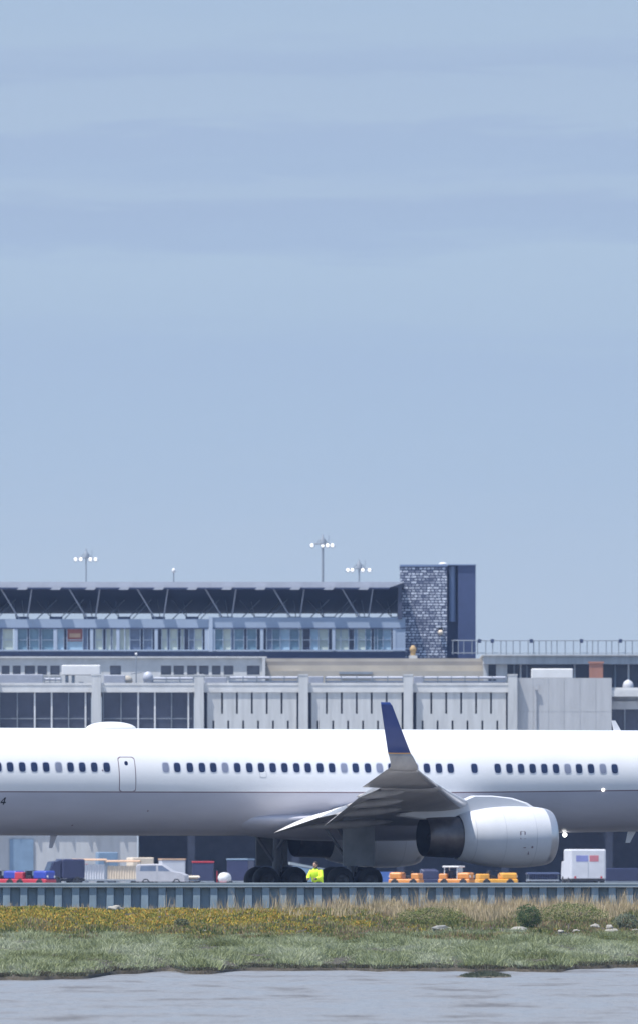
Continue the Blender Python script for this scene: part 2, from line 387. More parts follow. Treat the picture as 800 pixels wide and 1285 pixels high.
blades('dry_grass', 'tall dry straw coloured grass along the right half of the sea wall', 9000, XR, lambda x: 454 + 13.5 * rng.uniform(0, 1), h_straw, .016, .16, straw, 9)

def bush(px, py, D, w, h, label, cols, n=2600, name='bush'):
    x = wx(px, D); z = ground_z(x, D)
    root = thing(name, label, 'bush', (x, D, z - .03))
    st = MB()
    for i in range(7):
        a = i * .9 + px; st.tube((0, 0, 0), (w * .3 * math.cos(a), w * .3 * math.sin(a), h * (.5 + .06 * i)), .014, .005, 6)
    st.build('stem', mat('bush_stem', (.12, .09, .06), .9), root)
    lm = plant_mat('bush_leaf', cols, 4, (1, 1, 1), .5)
    v = []; f = []
    for i in range(n):
        d = Vector((random.gauss(0, 1), random.gauss(0, 1), random.gauss(0, 1))).normalized()
        k = (.45 + .55 * random.random() ** .5) * (1 + .32 * mnoise.noise(d * 2.1 + Vector((px, 0, 0))))
        p = Vector((d.x * w * .5 * k, d.y * w * .5 * k, h * .52 + d.z * h * .5 * k))
        if p.z < 0: continue
        a = Vector((random.gauss(0, 1), random.gauss(0, 1), random.gauss(0, .6) + .5)).normalized() * random.uniform(.03, .055)
        b = a.orthogonal().normalized() * random.uniform(.010, .018)
        o = len(v); v += [p - a * .5, p + b, p + a * .7, p - b]; f.append((o, o + 1, o + 2, o + 3))
    fo = MB().add(v, f); fo.build('foliage', lm, root)
    return root
bush(663, 1172, 449, .86, .86, 'rounded dark green bush on the bank behind a pale flat rock', [(.03, .055, .025), (.06, .10, .04), (.10, .15, .06)])
bush(785, 1170, 449, .85, .55, 'low blue green bush at the right end of the bank', [(.07, .09, .06), (.12, .15, .10), (.18, .20, .14)], 1500)
bush(718, 1164, 453, 2.3, .70, 'broad mid green weedy clump right of the rounded dark bush', [(.07, .09, .03), (.13, .16, .05), (.22, .23, .09)], 3600)
bush(540, 1166, 452, 2.2, .62, 'broad low olive green clump left of the flat grey rock', [(.07, .09, .03), (.12, .15, .045), (.20, .21, .07)], 3600)
bush(228, 1168, 450, .55, .32, 'small dark tuft in the orange ice plant', [(.05, .065, .04), (.09, .11, .06), (.15, .16, .09)], 700)
def rock(px, py, D, w, h, label, m='rock_pale', seed=0):
    x = wx(px, D); z = ground_z(x, D) + h * .28
    o = MB().ellipsoid((0, 0, 0), (w / 2, w * .4, h / 2), 18, 12, 0, .55, seed).build('rock', m)
    o.location = (x, D, max(z, wz(py, D) - h * .1)); return tag(o, label, 'rock')
rock(145, 1141, 463, .50, .28, 'pale grey rock alone in ice plant below the left part of the wall', seed=3)
rock(650, 1172, 447.0, .50, .20, 'flat whitish rock at the foot of the rounded dark bush', seed=5)
rock(552, 1170, 447.5, .62, .26, 'flat grey rock left of the rounded dark bush', 'rock_grey', 8)
rock(703, 1172, 447.0, .22, .13, 'small pale rock right of the rounded dark bush', seed=11)
rock(722, 1172, 447.2, .24, .12, 'small pale rock second to the right of the rounded dark bush', seed=13)
rock(746, 1163, 449.5, .30, .17, 'whitish rock highest of those at the right end of the bank', seed=17)
rock(764, 1167, 448.5, .26, .19, 'pinkish white upright rock left of the low blue green bush', seed=19)
rock(767, 1173, 447.0, .42, .14, 'long pale rock in front of the low blue green bush', seed=23)
rock(797, 1172, 447.6, .34, .12, 'pale slab of rock at the right edge of the bank', seed=29)
rock(257, 1171, 447.0, .16, .12, 'small cream rock beside the small dark tuft', seed=31)
# marsh islet in the shallow water
def islet():
    D = 377.5; x = wx(608, D)
    root = thing('marsh_islet', 'small dark tussock islet standing alone in the shallow water', 'islet', (x, D, WATER_Z))
    MB().ellipsoid((0, 0, -.02), (.74, 2.6, .10), 28, 8, 0, .35, 2).build('mud', mat('islet_mud', (.10, .085, .06), .9, var=.3, vscale=5), root)
    v = []; f = []
    for i in range(2600):
        a = random.uniform(0, 6.283); r = math.sqrt(random.random())
        px_, py_ = .70 * r * math.cos(a), 2.2 * r * math.sin(a)
        h = random.uniform(.05, .15) * (1 - .55 * r) + .02; l = random.uniform(-.05, .05); w = .013
        o = len(v); z0 = .06 * (1 - r * r)
        v += [(px_ - w, py_, z0), (px_ + w, py_, z0), (px_ + l, py_ + random.uniform(-.04, .04), z0 + h)]; f.append((o, o + 1, o + 2))
    MB().add(v, f).build('tussock', plant_mat('islet_leaf', [(.05, .055, .04), (.10, .12, .08), (.16, .17, .13)], 3, (1, .3, 1)), root)
islet()

# ------------------------------------------------------------------ sea wall
def sea_wall():
    root = thing('sea_wall', 'blue grey steel sheet pile sea wall with a flat capping rail', 'wall', (0, 468, 0))
    p = MB(); pitch = .597; zt = .29; zb = -1.4; x = -70.0; poly = []
    while x < 70:
        poly += [(x, -.14), (x + .235, -.14), (x + .275, .10), (x + .555, .10)]; x += pitch
    front = poly; v = []; f = []
    for (a, b) in front: v += [(a, b, zb), (a, b, zt)]
    for i in range(len(front) - 1): f.append((2 * i, 2 * i + 2, 2 * i + 3, 2 * i + 1))
    n0 = len(v)
    for (a, b) in front: v += [(a, b + .05, zb), (a, b + .05, zt)]
    for i in range(len(front) - 1): f.append((n0 + 2 * i, n0 + 2 * i + 1, n0 + 2 * i + 3, n0 + 2 * i + 2)); f.append((2 * i + 1, 2 * i + 3, n0 + 2 * i + 3, n0 + 2 * i + 1))
    p.add(v, f); p.build('sheet_piling', 'wall_steel', root)
    c = MB(); c.box(-70, 70, -.20, .24, .293, .42); c.box(-70, 70, -.215, -.20, .39, .445); c.box(-70, 70, -.20, .26, .42, .445)
    c.build('cap_rail', 'wall_cap', root)
sea_wall()

# ------------------------------------------------------------------ airliner
YAW = R(22)
plane = thing('airliner', 'white twin engine passenger jet with grey belly and blue winglet taxiing behind the sea wall', 'airplane', (0, 500, 0), YAW)
ZB = 3.73                                                        # top of the grey belly paint
def fus_sec(s):
    """centre height, half height, half width of the fuselage at station s"""
    top, bot, hw = 6.08, 2.14, 1.88
    if s > 4: bot += .17 * min(1, (s - 4) / 8)
    if s > 19:
        t = min(1, (s - 19) / 7.2); k = math.sqrt(max(0, 1 - t ** 2.1)); hw *= max(k, .02)
        top = 3.55 + (6.08 - 3.55) * max(0, 1 - t ** 2.4) ** .62; bot = 3.45 - (3.45 - bot) * max(k, .02)
    if s < -15:
        t = min(1, (-15 - s) / 14); bot += 2.9 * t ** 1.6; top -= .35 * t ** 2; hw *= 1 - .82 * t ** 1.5
    return (top + bot) / 2, (top - bot) / 2, hw
def fus_r(s, z):
    zc, hh, hw = fus_sec(s); t = max(-1, min(1, (z - zc) / hh)); return hw * math.sqrt(1 - t * t)
def fuselage():
    zc, hh, hw = fus_sec(-5)
    tb = [math.asin((z - zc) / hh) for z in (ZB - .022, ZB + .022)]
    n = 18
    half = [-math.pi / 2 + (tb[0] + math.pi / 2) * i / n for i in range(n + 1)] + [tb[1] + (math.pi / 2 - tb[1]) * i / 26 for i in range(27)]
    mi_half = [1] * n + [2] + [0] * 26
    ang = half + [math.pi - a for a in half[::-1][1:-1]]
    mi = mi_half + mi_half[::-1]
    st = [-29, -28, -26.5, -25, -23, -21, -19, -17, -15, -10, -5, 0, 4, 6, 8, 10, 12, 16, 19, 20, 21, 22, 23, 24, 24.8, 25.4, 25.9, 26.15]
    loops = []
    for s in st:
        zc, hh, hw = fus_sec(s); loops.append([(s, -hw * math.cos(a), zc + hh * math.sin(a)) for a in ang])
    MB().loft(loops, mi).build('fuselage', ['white_paint', 'grey_paint', 'line_paint'], plane)
    # wing to body fairing
    b = MB(); loops = []
    for i in range(25):
        s = -4.6 + 12.6 * i / 24; u = (s - 1.7) / 6.3; k = max(0.002, (1 - abs(u) ** 2.6)) ** .5
        loops.append([(s, (2.03 * k) * math.cos(a), 2.78 + (.84 if math.sin(a) < 0 else .30) * k * math.sin(a)) for a in [2 * math.pi * j / 36 for j in range(36)]])
    b.loft(loops, [0] * 36).build('body_fairing', 'grey_paint', plane)
fuselage()
def side_patch(s0, s1, z0, z1, off, rnd=.45, n=20, mi=0, mb=None, rings=3):
    """superellipse patch lying on the right hand side of the fuselage"""
    mb = mb or MB(); sc, zc, a, b = (s0 + s1) / 2, (z0 + z1) / 2, (s1 - s0) / 2, (z1 - z0) / 2
    v = [(sc, -(fus_r(sc, zc) + off), zc)]
    for k in range(1, rings + 1):
        for i in range(n):
            t = 2 * math.pi * i / n; c, d = math.cos(t), math.sin(t)
            s = sc + a * k / rings * math.copysign(abs(c) ** rnd, c); z = zc + b * k / rings * math.copysign(abs(d) ** rnd, d)
            v.append((s, -(fus_r(s, z) + off), z))
    f = [(0, 1 + i, 1 + (i + 1) % n) for i in range(n)]
    for k in range(rings - 1):
        f += [(1 + k * n + i, 1 + (k + 1) * n + i, 1 + (k + 1) * n + (i + 1) % n, 1 + k * n + (i + 1) % n) for i in range(n)]
    return mb.add(v, f, mi, True)
def grid_patch(s0, s1, z0, z1, off, mi, mb, n=24, c=.09):
    v = []; f = []
    for j in range(n + 1):
        z = z0 + (z1 - z0) * j / n; e = min(z - z0, z1 - z); ins = c - math.sqrt(max(0, c * c - (c - e) ** 2)) if e < c else 0
        for sx in (s0 + ins, s1 - ins): v.append((sx, -(fus_r(sx, z) + off), z))
    f = [(2 * j, 2 * j + 1, 2 * j + 3, 2 * j + 2) for j in range(n)]
    return mb.add(v, f, mi)
def px_to_s(px, r):
    """station on a line at distance r to the right of the centre line that stands in column px"""
    k = (px - CX) / F; c, s_ = math.cos(YAW), math.sin(YAW)
    # X = s c + r s_ ; Y = 500 + s s_ - r c
    return (k * (500 - r * c) - r * s_) / (c - k * s_)
def py_to_z(py, s, r): return ZC + (HOR - py) * (500 + s * math.sin(YAW) - r * math.cos(YAW)) / F
WZ = 4.635
cols = [-2 - 14.95 * i for i in range(1, 14)] + [-2, 12.8, 28, 43, 58, 73.6, 88.6, 103.3, 118.4, 134] + [208, 222.5, 238.4, 253.6] + [267.8, 282.6, 297.8, 313, 327.8, 342.3, 357, 372, 386.2, 401.4, 416, 431.2, 445.6, 461, 475.7] + [490.5, 505.4, 520, 535, 550, 564.7] + [594.5] + [623.7, 638.4, 653, 667.6, 682.2, 696.9, 711.5, 725.8, 740.8, 755.8, 770.5] + [770.5 + 14.6 * i for i in range(4, 20)]
pale = {73.6, 282.6, 431.2, 475.7, 711.5, 755.8, 208}
for c in cols:
    s = px_to_s(c, 1.82)
    if s > 20 or s < -17: continue
    w = MB(); side_patch(s - .155, s + .155, WZ - .205, WZ + .205, .006, .6, 20, 1, w); side_patch(s - .125, s + .125, WZ - .17, WZ + .17, .011, .6, 20, 0, w)
    w.build('window', ['blind' if c in pale else 'pane', 'window_rim'], plane)
def door(px0, px1, py0, py1):
    s0, s1 = px_to_s(px0, 1.85), px_to_s(px1, 1.85); z1, z0 = py_to_z(py0, s0, 1.8), py_to_z(py1, s0, 1.85)
    d = MB(); grid_patch(s0, s1, z0, z1, .006, 1, d); grid_patch(s0 + .03, s1 - .03, z0 + .02, z1 - .03, .011, 0, d)
    o = d.build('door', ['white_paint', 'line_paint'], plane)
    sc = (s0 + s1) / 2 - .02; w = MB(); side_patch(sc - .07, sc + .07, z1 - .32, z1 - .16, .014, .8, 16, 0, w); w.build('door_window', 'pane', o)
door(149.2, 170.6, 949.8, 994.0)
door(905, 931, 949.8, 995.0)
# the digit on the rear fuselage
def digit_four():
    s0 = px_to_s(1.0, 1.8); z0, z1 = py_to_z(1010.2, s0, 1.75), py_to_z(1001.0, s0, 1.8); H = z1 - z0; W = H * .78; t = H * .2
    mb = MB()
    def q(pts):
        v = [(s0 + W * a + .18 * H * b, -(fus_r(s0 + W * a, z0 + H * b) + .008), z0 + H * b) for a, b in pts]; mb.add(v, [tuple(range(len(v)))])
    q([(.52, 0), (.76, 0), (.76, .22), (.52, .22)]); q([(0, .22), (1, .22), (1, .40), (0, .40)])
    q([(.52, .40), (.76, .40), (.76, 1), (.52, 1)]); q([(0, .40), (.24, .40), (.52, .80), (.52, 1)])
    mb.build('registration_digit', 'black', plane)
digit_four()
# small bits on the hull
s = px_to_s(142, 1.7); zt = 5.98
d = MB(); loops = []
for i in range(21):
    u = -1 + 2 * i / 20; k = max(.001, 1 - abs(u) ** 2.4) ** .5
    loops.append([(px_to_s(142, 0) + 1.02 * u - .08, .42 * k * math.cos(a), 6.0 + .32 * k * math.sin(a)) for a in [2 * math.pi * j / 24 for j in range(24)]])
d.loft(loops, [0] * 24).build('antenna_dome', 'white_paint', plane)
def blade(px, py0, py1, r, l, sweep, name, m, s_fix=None):
    s = px_to_s(px, r); z0, z1 = py_to_z(py0, s, r), py_to_z(py1, s, r)
    MB().add([(s - l / 2, -r - .03, z0), (s + l / 2, -r, z0), (s - l / 2, -r + .03, z0), (s - l * .3 + sweep, -r - .015, z1), (s + l * .22 + sweep, -r, z1), (s - l * .3 + sweep, -r + .015, z1)],
             [(0, 1, 4, 3), (1, 2, 5, 4), (2, 0, 3, 5), (3, 4, 5)]).build(name, m, plane)
blade(68, 1047, 1064.5, 0, .26, -.12, 'blade_antenna', 'grey_paint')
blade(793, 1042, 1058, 0, .34, -.18, 'blade_antenna', 'white_paint')
blade(774.5, 918, 904.5, 0, .30, -.16, 'blade_antenna', 'white_paint')
o = MB(); s = px_to_s(756.5, 1.87); z = py_to_z(991.5, s, 1.87); o.ellipsoid((s, -fus_r(s, z) - .0, z), (.06, .04, .06), 16, 10); o.build('scan_light', 'lamp', plane)
o = MB(); s = px_to_s(708, .3); z = py_to_z(1048, s, .3); o.ellipsoid((s, -.3, z), (.085, .08, .085), 16, 10, 0); o.tube((s, -.3, z + .05), (s, -.3, z + .4), .035, .035, 8, 1); o.build('belly_light', ['lamp', 'gear_steel'], plane)
for px, py in ((464, 987), (189, 1018), (100, 1036), (129, 967)):
    s = px_to_s(px, 1.85); z = py_to_z(py, s, 1.8); w = MB(); side_patch(s - .035, s + .035, z - .03, z + .03, .005, 1, 10, 0, w); w.build('vent_port', 'line_paint', plane)

for px, py, w_, h_ in ((60, 1019, 14, 6), (91, 1033, 7, 2), (330, 972, 9, 8), (700, 1012, 12, 7)):
    s_ = px_to_s(px, 1.85); zz = py_to_z(py, s_, 1.8); hw_, hh2 = w_ / 68, h_ / 68; hm = MB()
    grid_patch(s_ - hw_, s_ + hw_, zz - hh2, zz + hh2, .005, 0, hm, 8, .03); grid_patch(s_ - hw_ + .012, s_ + hw_ - .012, zz - hh2 + .012, zz + hh2 - .012, .008, 1, hm, 8, .03)
    hm.build('access_hatch', ['seam', 'grey_paint' if py > 1000 else 'white_paint'], plane)
# wings -------------------------------------------------------------
def airfoil(tc, n=12, x0=0.0, x1=1.0, camber=.02):
    up, lo = [], []
    for i in range(n + 1):
        x = x0 + (x1 - x0) * (1 - math.cos(math.pi * i / n)) / 2
        y = 5 * tc * (.2969 * math.sqrt(x) - .126 * x - .3516 * x * x + .2843 * x ** 3 - .1015 * x ** 4); c = camber * 4 * x * (1 - x)
        up.append((x, c + y)); lo.append((x, c - y))
    return up, lo
def le_s(r): return 5.9 - .58 * (r - 1.9)
def te_s(r): return -2.35 if r <= 6.5 else -2.35 - 2.5 * (r - 6.5) / 11.9
def le_z(r): return 3.06 + .047 * (r - 1.9) + .0023 * (r - 1.9) ** 2
def inc(r): return R(3.2 - 2.5 * (r - 1.9) / 16.5)
def sec(r, side, tc, x0=0, x1=1, n=12):
    c = le_s(r) - te_s(r); a = inc(r); up, lo = airfoil(tc, n, x0, x1)
    P = lambda x, y: (le_s(r) - c * (x * math.cos(a) + y * math.sin(a) * 0) , -side * r, le_z(r) - c * x * math.sin(a) + c * y)
    return [P(*q) for q in up] + [P(*q) for q in lo[::-1]][(1 if x1 == 1 else 0):-1]
def wing(side):
    tcs = lambda r: .13 - .03 * (r - 1.9) / 16.5
    w = MB(); n = 12
    def mi_for(L): # upper edges, lower edges, leading edge strip
        m = []
        for i in range(L):
            if i < n: m.append(2 if i < 2 else 1)
            elif i >= L - 2: m.append(2)
            else: m.append(0)
        return m
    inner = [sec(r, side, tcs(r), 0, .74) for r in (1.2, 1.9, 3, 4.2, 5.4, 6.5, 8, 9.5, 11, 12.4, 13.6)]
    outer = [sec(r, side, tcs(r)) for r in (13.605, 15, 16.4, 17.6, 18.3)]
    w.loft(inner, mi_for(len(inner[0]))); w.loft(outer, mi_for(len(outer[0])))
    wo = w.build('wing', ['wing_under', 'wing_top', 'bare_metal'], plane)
    # flaps, drooped
    for (r0, r1, droop) in ((2.05, 6.3, 12.5), (6.55, 13.3, 24)) if side > 0 else ((2.3, 6.3, 4), (6.55, 13.3, 6)):
        fl = MB(); loops = []
        for i in range(5):
            r = r0 + (r1 - r0) * i / 4; c = le_s(r) - te_s(r); a = inc(r); fc = .32 * c if r0 < 5 else .33 * c
            xs = .725 * c; hs, hz = le_s(r) - xs, le_z(r) - xs * math.sin(a) + .024 * c
            up, lo = airfoil(.13, 10); th = a + R(droop)
            P = lambda x, y: (hs - fc * (x * math.cos(th) + y * math.sin(th)), -side * r, hz - fc * x * math.sin(th) + fc * y * math.cos(th))
            loops.append([P(*q) for q in up] + [P(*q) for q in lo[::-1]][1:-1])
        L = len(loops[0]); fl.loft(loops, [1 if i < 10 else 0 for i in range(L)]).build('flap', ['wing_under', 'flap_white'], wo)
    # spoiler panels on the upper surface just ahead of the flaps
    # flap track fairings
    for r in (4.3, 7.9, 10.4, 12.9):
        c = le_s(r) - te_s(r); a = inc(r); x = .73 * c; s0 = le_s(r) - x; z0 = le_z(r) - x * math.sin(a) - .055 * c; Lh = .20 * c + .30
        b = MB(); loops = []
        for i in range(15):
            u = -1 + 2 * i / 14; k = max(.002, 1 - abs(u) ** 2.2) ** .6
            loops.append([(s0 - u * Lh, -side * r + .12 * k * math.cos(t), z0 + .02 - .10 * (u + .2) + .15 * k * math.sin(t)) for t in [2 * math.pi * j / 16 for j in range(16)]])
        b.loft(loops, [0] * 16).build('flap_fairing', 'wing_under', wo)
    # blended winglet
    path = [(18.3, 0, 0), (18.55, .04, 8), (18.78, .12, 25), (18.95, .27, 48), (19.05, .45, 70), (19.10, .56, 78), (19.115, .60, 80), (19.33, 1.55, 82), (19.46, 2.25, 82), (19.49, 2.38, 80)]
    z00 = le_z(18.3); loops = []
    LE = [le_s(18.3), -3.72, -3.82, -3.96, -4.10, -4.20, -4.235, -4.72, -5.06, -5.18]; CH = [te_s(18.3), -4.83, -4.86, -4.93, -5.02, -5.08, -5.095, -5.34, -5.50, -5.52]
    wl = MB(); up, lo = airfoil(.09, n, 0, 1, 0.0)
    if side < 0: path = path[:1] + [(r_, dz_ * .72, c_) for r_, dz_, c_ in path[1:]]
    for (r, dz, can), l, t in zip(path, LE, CH):
        c = l - t; ca = R(can)
        P = lambda x, y: (l - c * x, -side * (r - c * y * math.sin(ca)), z00 + dz + c * y * math.cos(ca) - c * x * math.sin(inc(18.3)) * math.cos(ca))
        loops.append([P(*q) for q in up] + [P(*q) for q in lo[::-1]][1:-1])
    L = len(loops[0])
    lead = lambda i: i < 1 or i >= L - 1
    wl.loft(loops[:6], [2 if lead(i) else 0 for i in range(L)]); wl.loft(loops[5:7], [2 if lead(i) else 3 for i in range(L)]); wl.loft(loops[6:], [2 if lead(i) else 1 for i in range(L)])
    wl.build('winglet', ['wing_under', 'blue_paint', 'bare_metal', 'gold_paint'], wo)
    return wo
wing(1); wing(-1)
# engines -----------------------------------------------------------
def engine(side):
    r = 6.3; zc = 2.10; org = (0, -side * r, zc)
    e = MB()
    e.lathe([(2.86, .80), (2.9, .86), (3.3, .955), (3.8, 1.05), (4.1, 1.088), (4.4, 1.114), (4.7, 1.129), (5.0, 1.135), (5.3, 1.133), (5.6, 1.122), (5.9, 1.098), (6.05, 1.081), (6.2, 1.06)], org, n=56, mi=0)
    e.lathe([(6.2, 1.06), (6.38, 1.025), (6.5, .975), (6.54, .93), (6.5, .885), (6.3, .86)], org, n=56, mi=1)
    e.lathe([(6.3, .86), (5.5, .88), (5.3, .88), (5.3, .01)], org, n=56, mi=2)
    for sr, rr_ in ((4.4, 1.114), (5.6, 1.122), (3.3, .955)): e.lathe([(sr - .008, rr_ + .002), (sr + .008, rr_ + .002)], org, n=56, mi=3)
    o = e.build('engine', ['nacelle', 'bare_metal', 'black', 'seam'], plane)
    nz = MB(); nz.lathe([(2.95, .76), (2.5, .765), (2.1, .75), (1.75, .735), (1.56, .72), (1.55, .71)], org, n=48, mi=0); nz.lathe([(1.55, .71), (1.6, .70), (2.6, .66), (2.6, .02)], org, n=48, mi=1)
    nz.lathe([(2.6, .40), (2.1, .30), (1.75, .10), (1.7, .01)], org, n=32, mi=1); nz.build('exhaust_nozzle', ['nozzle', 'black'], o)
    p = MB()
    prof = [(6.0, 3.10), (5.6, 3.34), (5.0, 3.52), (4.2, 3.60), (3.5, 3.60), (3.1, 3.44), (2.0, 3.2), (.6, 2.95), (.5, 2.85), (1.5, 2.72), (2.6, 2.78), (3.0, 2.95)]
    loops = []
    for t, k in ((-.24, .0), (-.17, .06), (.17, .06), (.24, .0)):
        cx_, cz_ = 3.4, 3.1; sc = 1.0 if abs(t) < .2 else .93
        loops.append([(cx_ + (a - cx_) * sc, -side * r + t, cz_ + (b - cz_) * sc) for a, b in prof])
    p.loft(loops, [0] * len(prof), smooth=False).build('pylon', 'nacelle', o)
    h = MB(); yr = -side * r
    def on(s_, z_, ds, dz_, mi=0):
        R_ = 1.12; yy = yr - math.sqrt(max(.01, R_ * R_ - (z_ - zc) ** 2)) - .012
        h.box(s_ - ds, s_ + ds, yy, yy + .06, z_ - dz_, z_ + dz_, mi)
    if side > 0:
        on(5.02, 2.28, .085, .02); on(5.02, 2.02, .085, .02); on(4.935, 2.15, .02, .13); on(5.105, 2.15, .02, .13)
        on(5.12, 1.72, .05, .04); on(5.42, 1.74, .035, .06); on(5.3, 1.56, .012, .12)
        h.build('cowl_latch', 'line_paint', o)
    return o
engine(1); engine(-1)
# landing gear -------------------------------------------------------
def wheel_bm(r=.50, w=.36):
    b = MB(); b.lathe([(-w / 2, r * .55), (-w / 2 - .005, r * .8), (-w * .38, r * .97), (-w * .15, r), (w * .15, r), (w * .38, r * .97), (w / 2 + .005, r * .8), (w / 2, r * .55)], axis='y', n=28, mi=0)
    b.lathe([(-w / 2, r * .56), (-w * .3, r * .5), (-w * .25, r * .2), (-w * .45, r * .14), (-w * .45, .005)], axis='y', n=28, mi=1)
    b.lathe([(w / 2, r * .56), (w * .3, r * .5), (w * .25, r * .2), (w * .45, r * .14), (w * .45, .005)], axis='y', n=28, mi=1)
    return b
WH = wheel_bm()
def main_gear(side):
    s0, r = -.25, 3.65; y = -side * r
    g = MB(); g.tube((s0, y, .62), (s0 + .1, y, 3.0), .14, .17, 14, 0); g.tube((s0 - .57, y, .52), (s0 + .57, y, .52), .11, .11, 10, 0)
    for ds in (-.57, .57): g.tube((s0 + ds, y - .45, .5), (s0 + ds, y + .45, .5), .07, .07, 10, 0)
    g.tube((s0 + .03, y, 1.6), (s0 + .1, y + side * 1.6, 2.6), .08, .08, 10, 0); g.tube((s0 - .02, y, 1.1), (s0 - 1.1, y, 2.6), .06, .06, 10, 0)
    g.tube((s0 + .22, y, .8), (s0 + .32, y, 1.5), .04, .04, 8, 0)
    o = g.build('main_gear', 'gear_steel', plane)
    first = None
    for ds in (-.57, .57):
        for dy in (-.43, .43):
            if first is None: w = WH.build('wheel', ['tyre', 'rim'], o); first = w
            else: w = first.copy(); C.objects.link(w); w.parent = o
            w.location = (s0 + ds, y + dy, .50)
    d = MB(); d.bbox(s0 - .55, s0 + .72, y - side * .62 - .03, y - side * .62 + .03, 1.02, 3.05, .03); d.build('gear_door', 'door_grey', o)
main_gear(1); main_gear(-1)
def nose_gear():
    s0 = 19.6; g = MB(); g.tube((s0, 0, .45), (s0 + .2, 0, 2.6), .10, .13, 12); g.tube((s0, -.34, .42), (s0, .34, .42), .06, .06, 10); g.tube((s0 + .05, 0, 1.2), (s0 + 1.0, 0, 2.5), .06, .06, 10)
    o = g.build('nose_gear', 'gear_steel', plane)
    for dy in (-.27, .27): w = wheel_bm(.42, .26).build('wheel', ['tyre', 'rim'], o); w.location = (s0, dy, .42)
    MB().box(s0 + .3, s0 + 1.4, -.5, -.46, 1.4, 2.35).build('gear_door', 'grey_paint', o)
nose_gear()
# tail (beyond the frame, seen only from elsewhere)
t = MB(); loops = []
for (sl, st, z, th) in ((-19.0, -27.3, 5.3, .36), (-21.5, -27.6, 6.6, .30), (-26.5, -30.4, 13.6, .14)):
    up, lo = airfoil(th / (sl - st) * 1.0, 10, 0, 1, 0); c = sl - st
    loops.append([(sl - c * x, c * y, z) for x, y in up] + [(sl - c * x, c * y, z) for x, y in lo[::-1]][1:-1])
t.loft(loops, [0] * len(loops[0])).build('tail_fin', 'blue_paint', plane)
for sd in (1, -1):
    t = MB(); loops = []
    for (sl, st, y, z) in ((-23.0, -27.8, .5, 5.2), (-27.2, -29.3, 7.4, 5.9)):
        up, lo = airfoil(.1, 10, 0, 1, 0); c = sl - st
        loops.append([(sl - c * x, sd * y, z + c * w) for x, w in up] + [(sl - c * x, sd * y, z + c * w) for x, w in lo[::-1]][1:-1])
    t.loft(loops, [0] * len(loops[0])).build('tailplane', 'wing_top', plane)

# ------------------------------------------------------------------ terminal: concrete concourse
DT = 1100.0
conc = thing('concourse_building', 'long grey concrete concourse with projecting columns and slotted wall panels', 'building', (0, DT, 0))
X = lambda px: wx(px, DT)
Z = lambda py: wz(py, DT)
def cpart(name, mb, m): return mb.build(name, m, conc)
G0 = 4.0
colx = [121 - 130.5 * k for k in (4, 3, 2, 1)] + [121, 250, 380.5, 511.5, 642.5]
ztop = Z(860); zpan = Z(869)
for c in colx:
    b = MB(); b.box(X(c - 5.8), X(c + 5.8), -.55, .6, G0, Z(848)); b.box(X(c - 6.2), X(c + 6.2), -.58, .6, Z(848), Z(846.3)); cpart('column', b, 'concrete')
G0 = 4.0                                                          # height of the ground floor
for i, (a, b_) in enumerate(zip(colx, colx[1:])):
    x0, x1 = X(a + 5.8) + .002, X(b_ - 5.8) - .002; W = x1 - x0
    p = MB(); p.box(x0, x1, -.12, .45, zpan, ztop); p.box(x0, x1, -.16, .45, ztop, ztop + .18); cpart('parapet', p, 'concrete_pale')
    if i < 5:                                                     # glazed bays
        z1 = zpan - .003
        g = MB(); g.box(x0 + .05, x1 - .05, .30, .45, G0, z1); gl = cpart('curtain_wall', g, 'dark_glass')
        for t in (.015, .21, .40, .585, .77, .955):
            w = .12 if t in (.40, .585, .955) else .06
            xm = x0 + .08 + t * (W - .25); q = MB(); q.box(xm - w / 2, xm + w / 2, .12, .295, G0, z1); q.build('mullion', 'mullion' if w > .1 else 'steel_grey', gl)
        q = MB()
        for z in (Z(902), Z(905) - 2.6, Z(905) - 5.2): q.box(x0 + .2, x1 - .2, .22, .296, z - .03, z + .03)
        q.build('transom', 'steel_grey', gl)
    else:
        q = MB(); gap = .15; L0 = x0 + .28; R0 = x1 - .16; n = 6; pit = (R0 - L0) / n
        zu, zl, zm0, zm1 = zpan - .003, G0, Z(896), Z(904.5)
        for k in range(n): q.box(L0 + k * pit + (gap / 2 if k else 0), L0 + (k + 1) * pit - (gap / 2 if k < n - 1 else 0), .0, .32, zm0, zu)
        q.box(L0, R0, .0, .32, zm1, zm0)
        cuts = [L0] + [L0 + pit * (.42 + k) for k in range(n)] + [R0]
        for k in range(len(cuts) - 1): q.box(cuts[k] + (gap / 2 if k else 0), cuts[k + 1] - (gap / 2 if k < len(cuts) - 2 else 0), .0, .32, zl, zm1)
        cpart('wall_panel', q, 'concrete')
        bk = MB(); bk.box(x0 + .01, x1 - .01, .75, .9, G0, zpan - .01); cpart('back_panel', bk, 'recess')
# plain block at the right with its joints, then glazed end
bx0, bx1 = X(648.3) + .003, X(767); b = MB(); zbt = Z(851)
nx, zs = 6, [G0, Z(1000), Z(950), Z(893.5), zbt]
for i in range(nx):
    for j in range(len(zs) - 1):
        wdt = (bx1 - bx0) / nx; b.box(bx0 + i * wdt + (.012 if i else 0), bx0 + (i + 1) * wdt - (.012 if i < nx - 1 else 0), .05, .5, zs[j] + (.012 if j else 0), zs[j + 1] - (.012 if j < len(zs) - 2 else 0))
b.box(bx0 + .02, bx1 - .02, .08, .51, G0 + .02, zbt - .02); cpart('block_wall', b, 'concrete_block')
b = MB(); b.box(X(670.5), X(672.5), -.10, .047, Z(915) - 4, Z(861)); b.box(X(670), X(675), -.22, -.102, Z(866), Z(861)); cpart('drain_pipe', b, 'concrete_block')
b = MB(); b.box(bx0, bx1, .1, 14, zbt - .35, zbt - .012 - .02); cpart('block_roof', b, 'bitumen')
ex1 = X(1330)
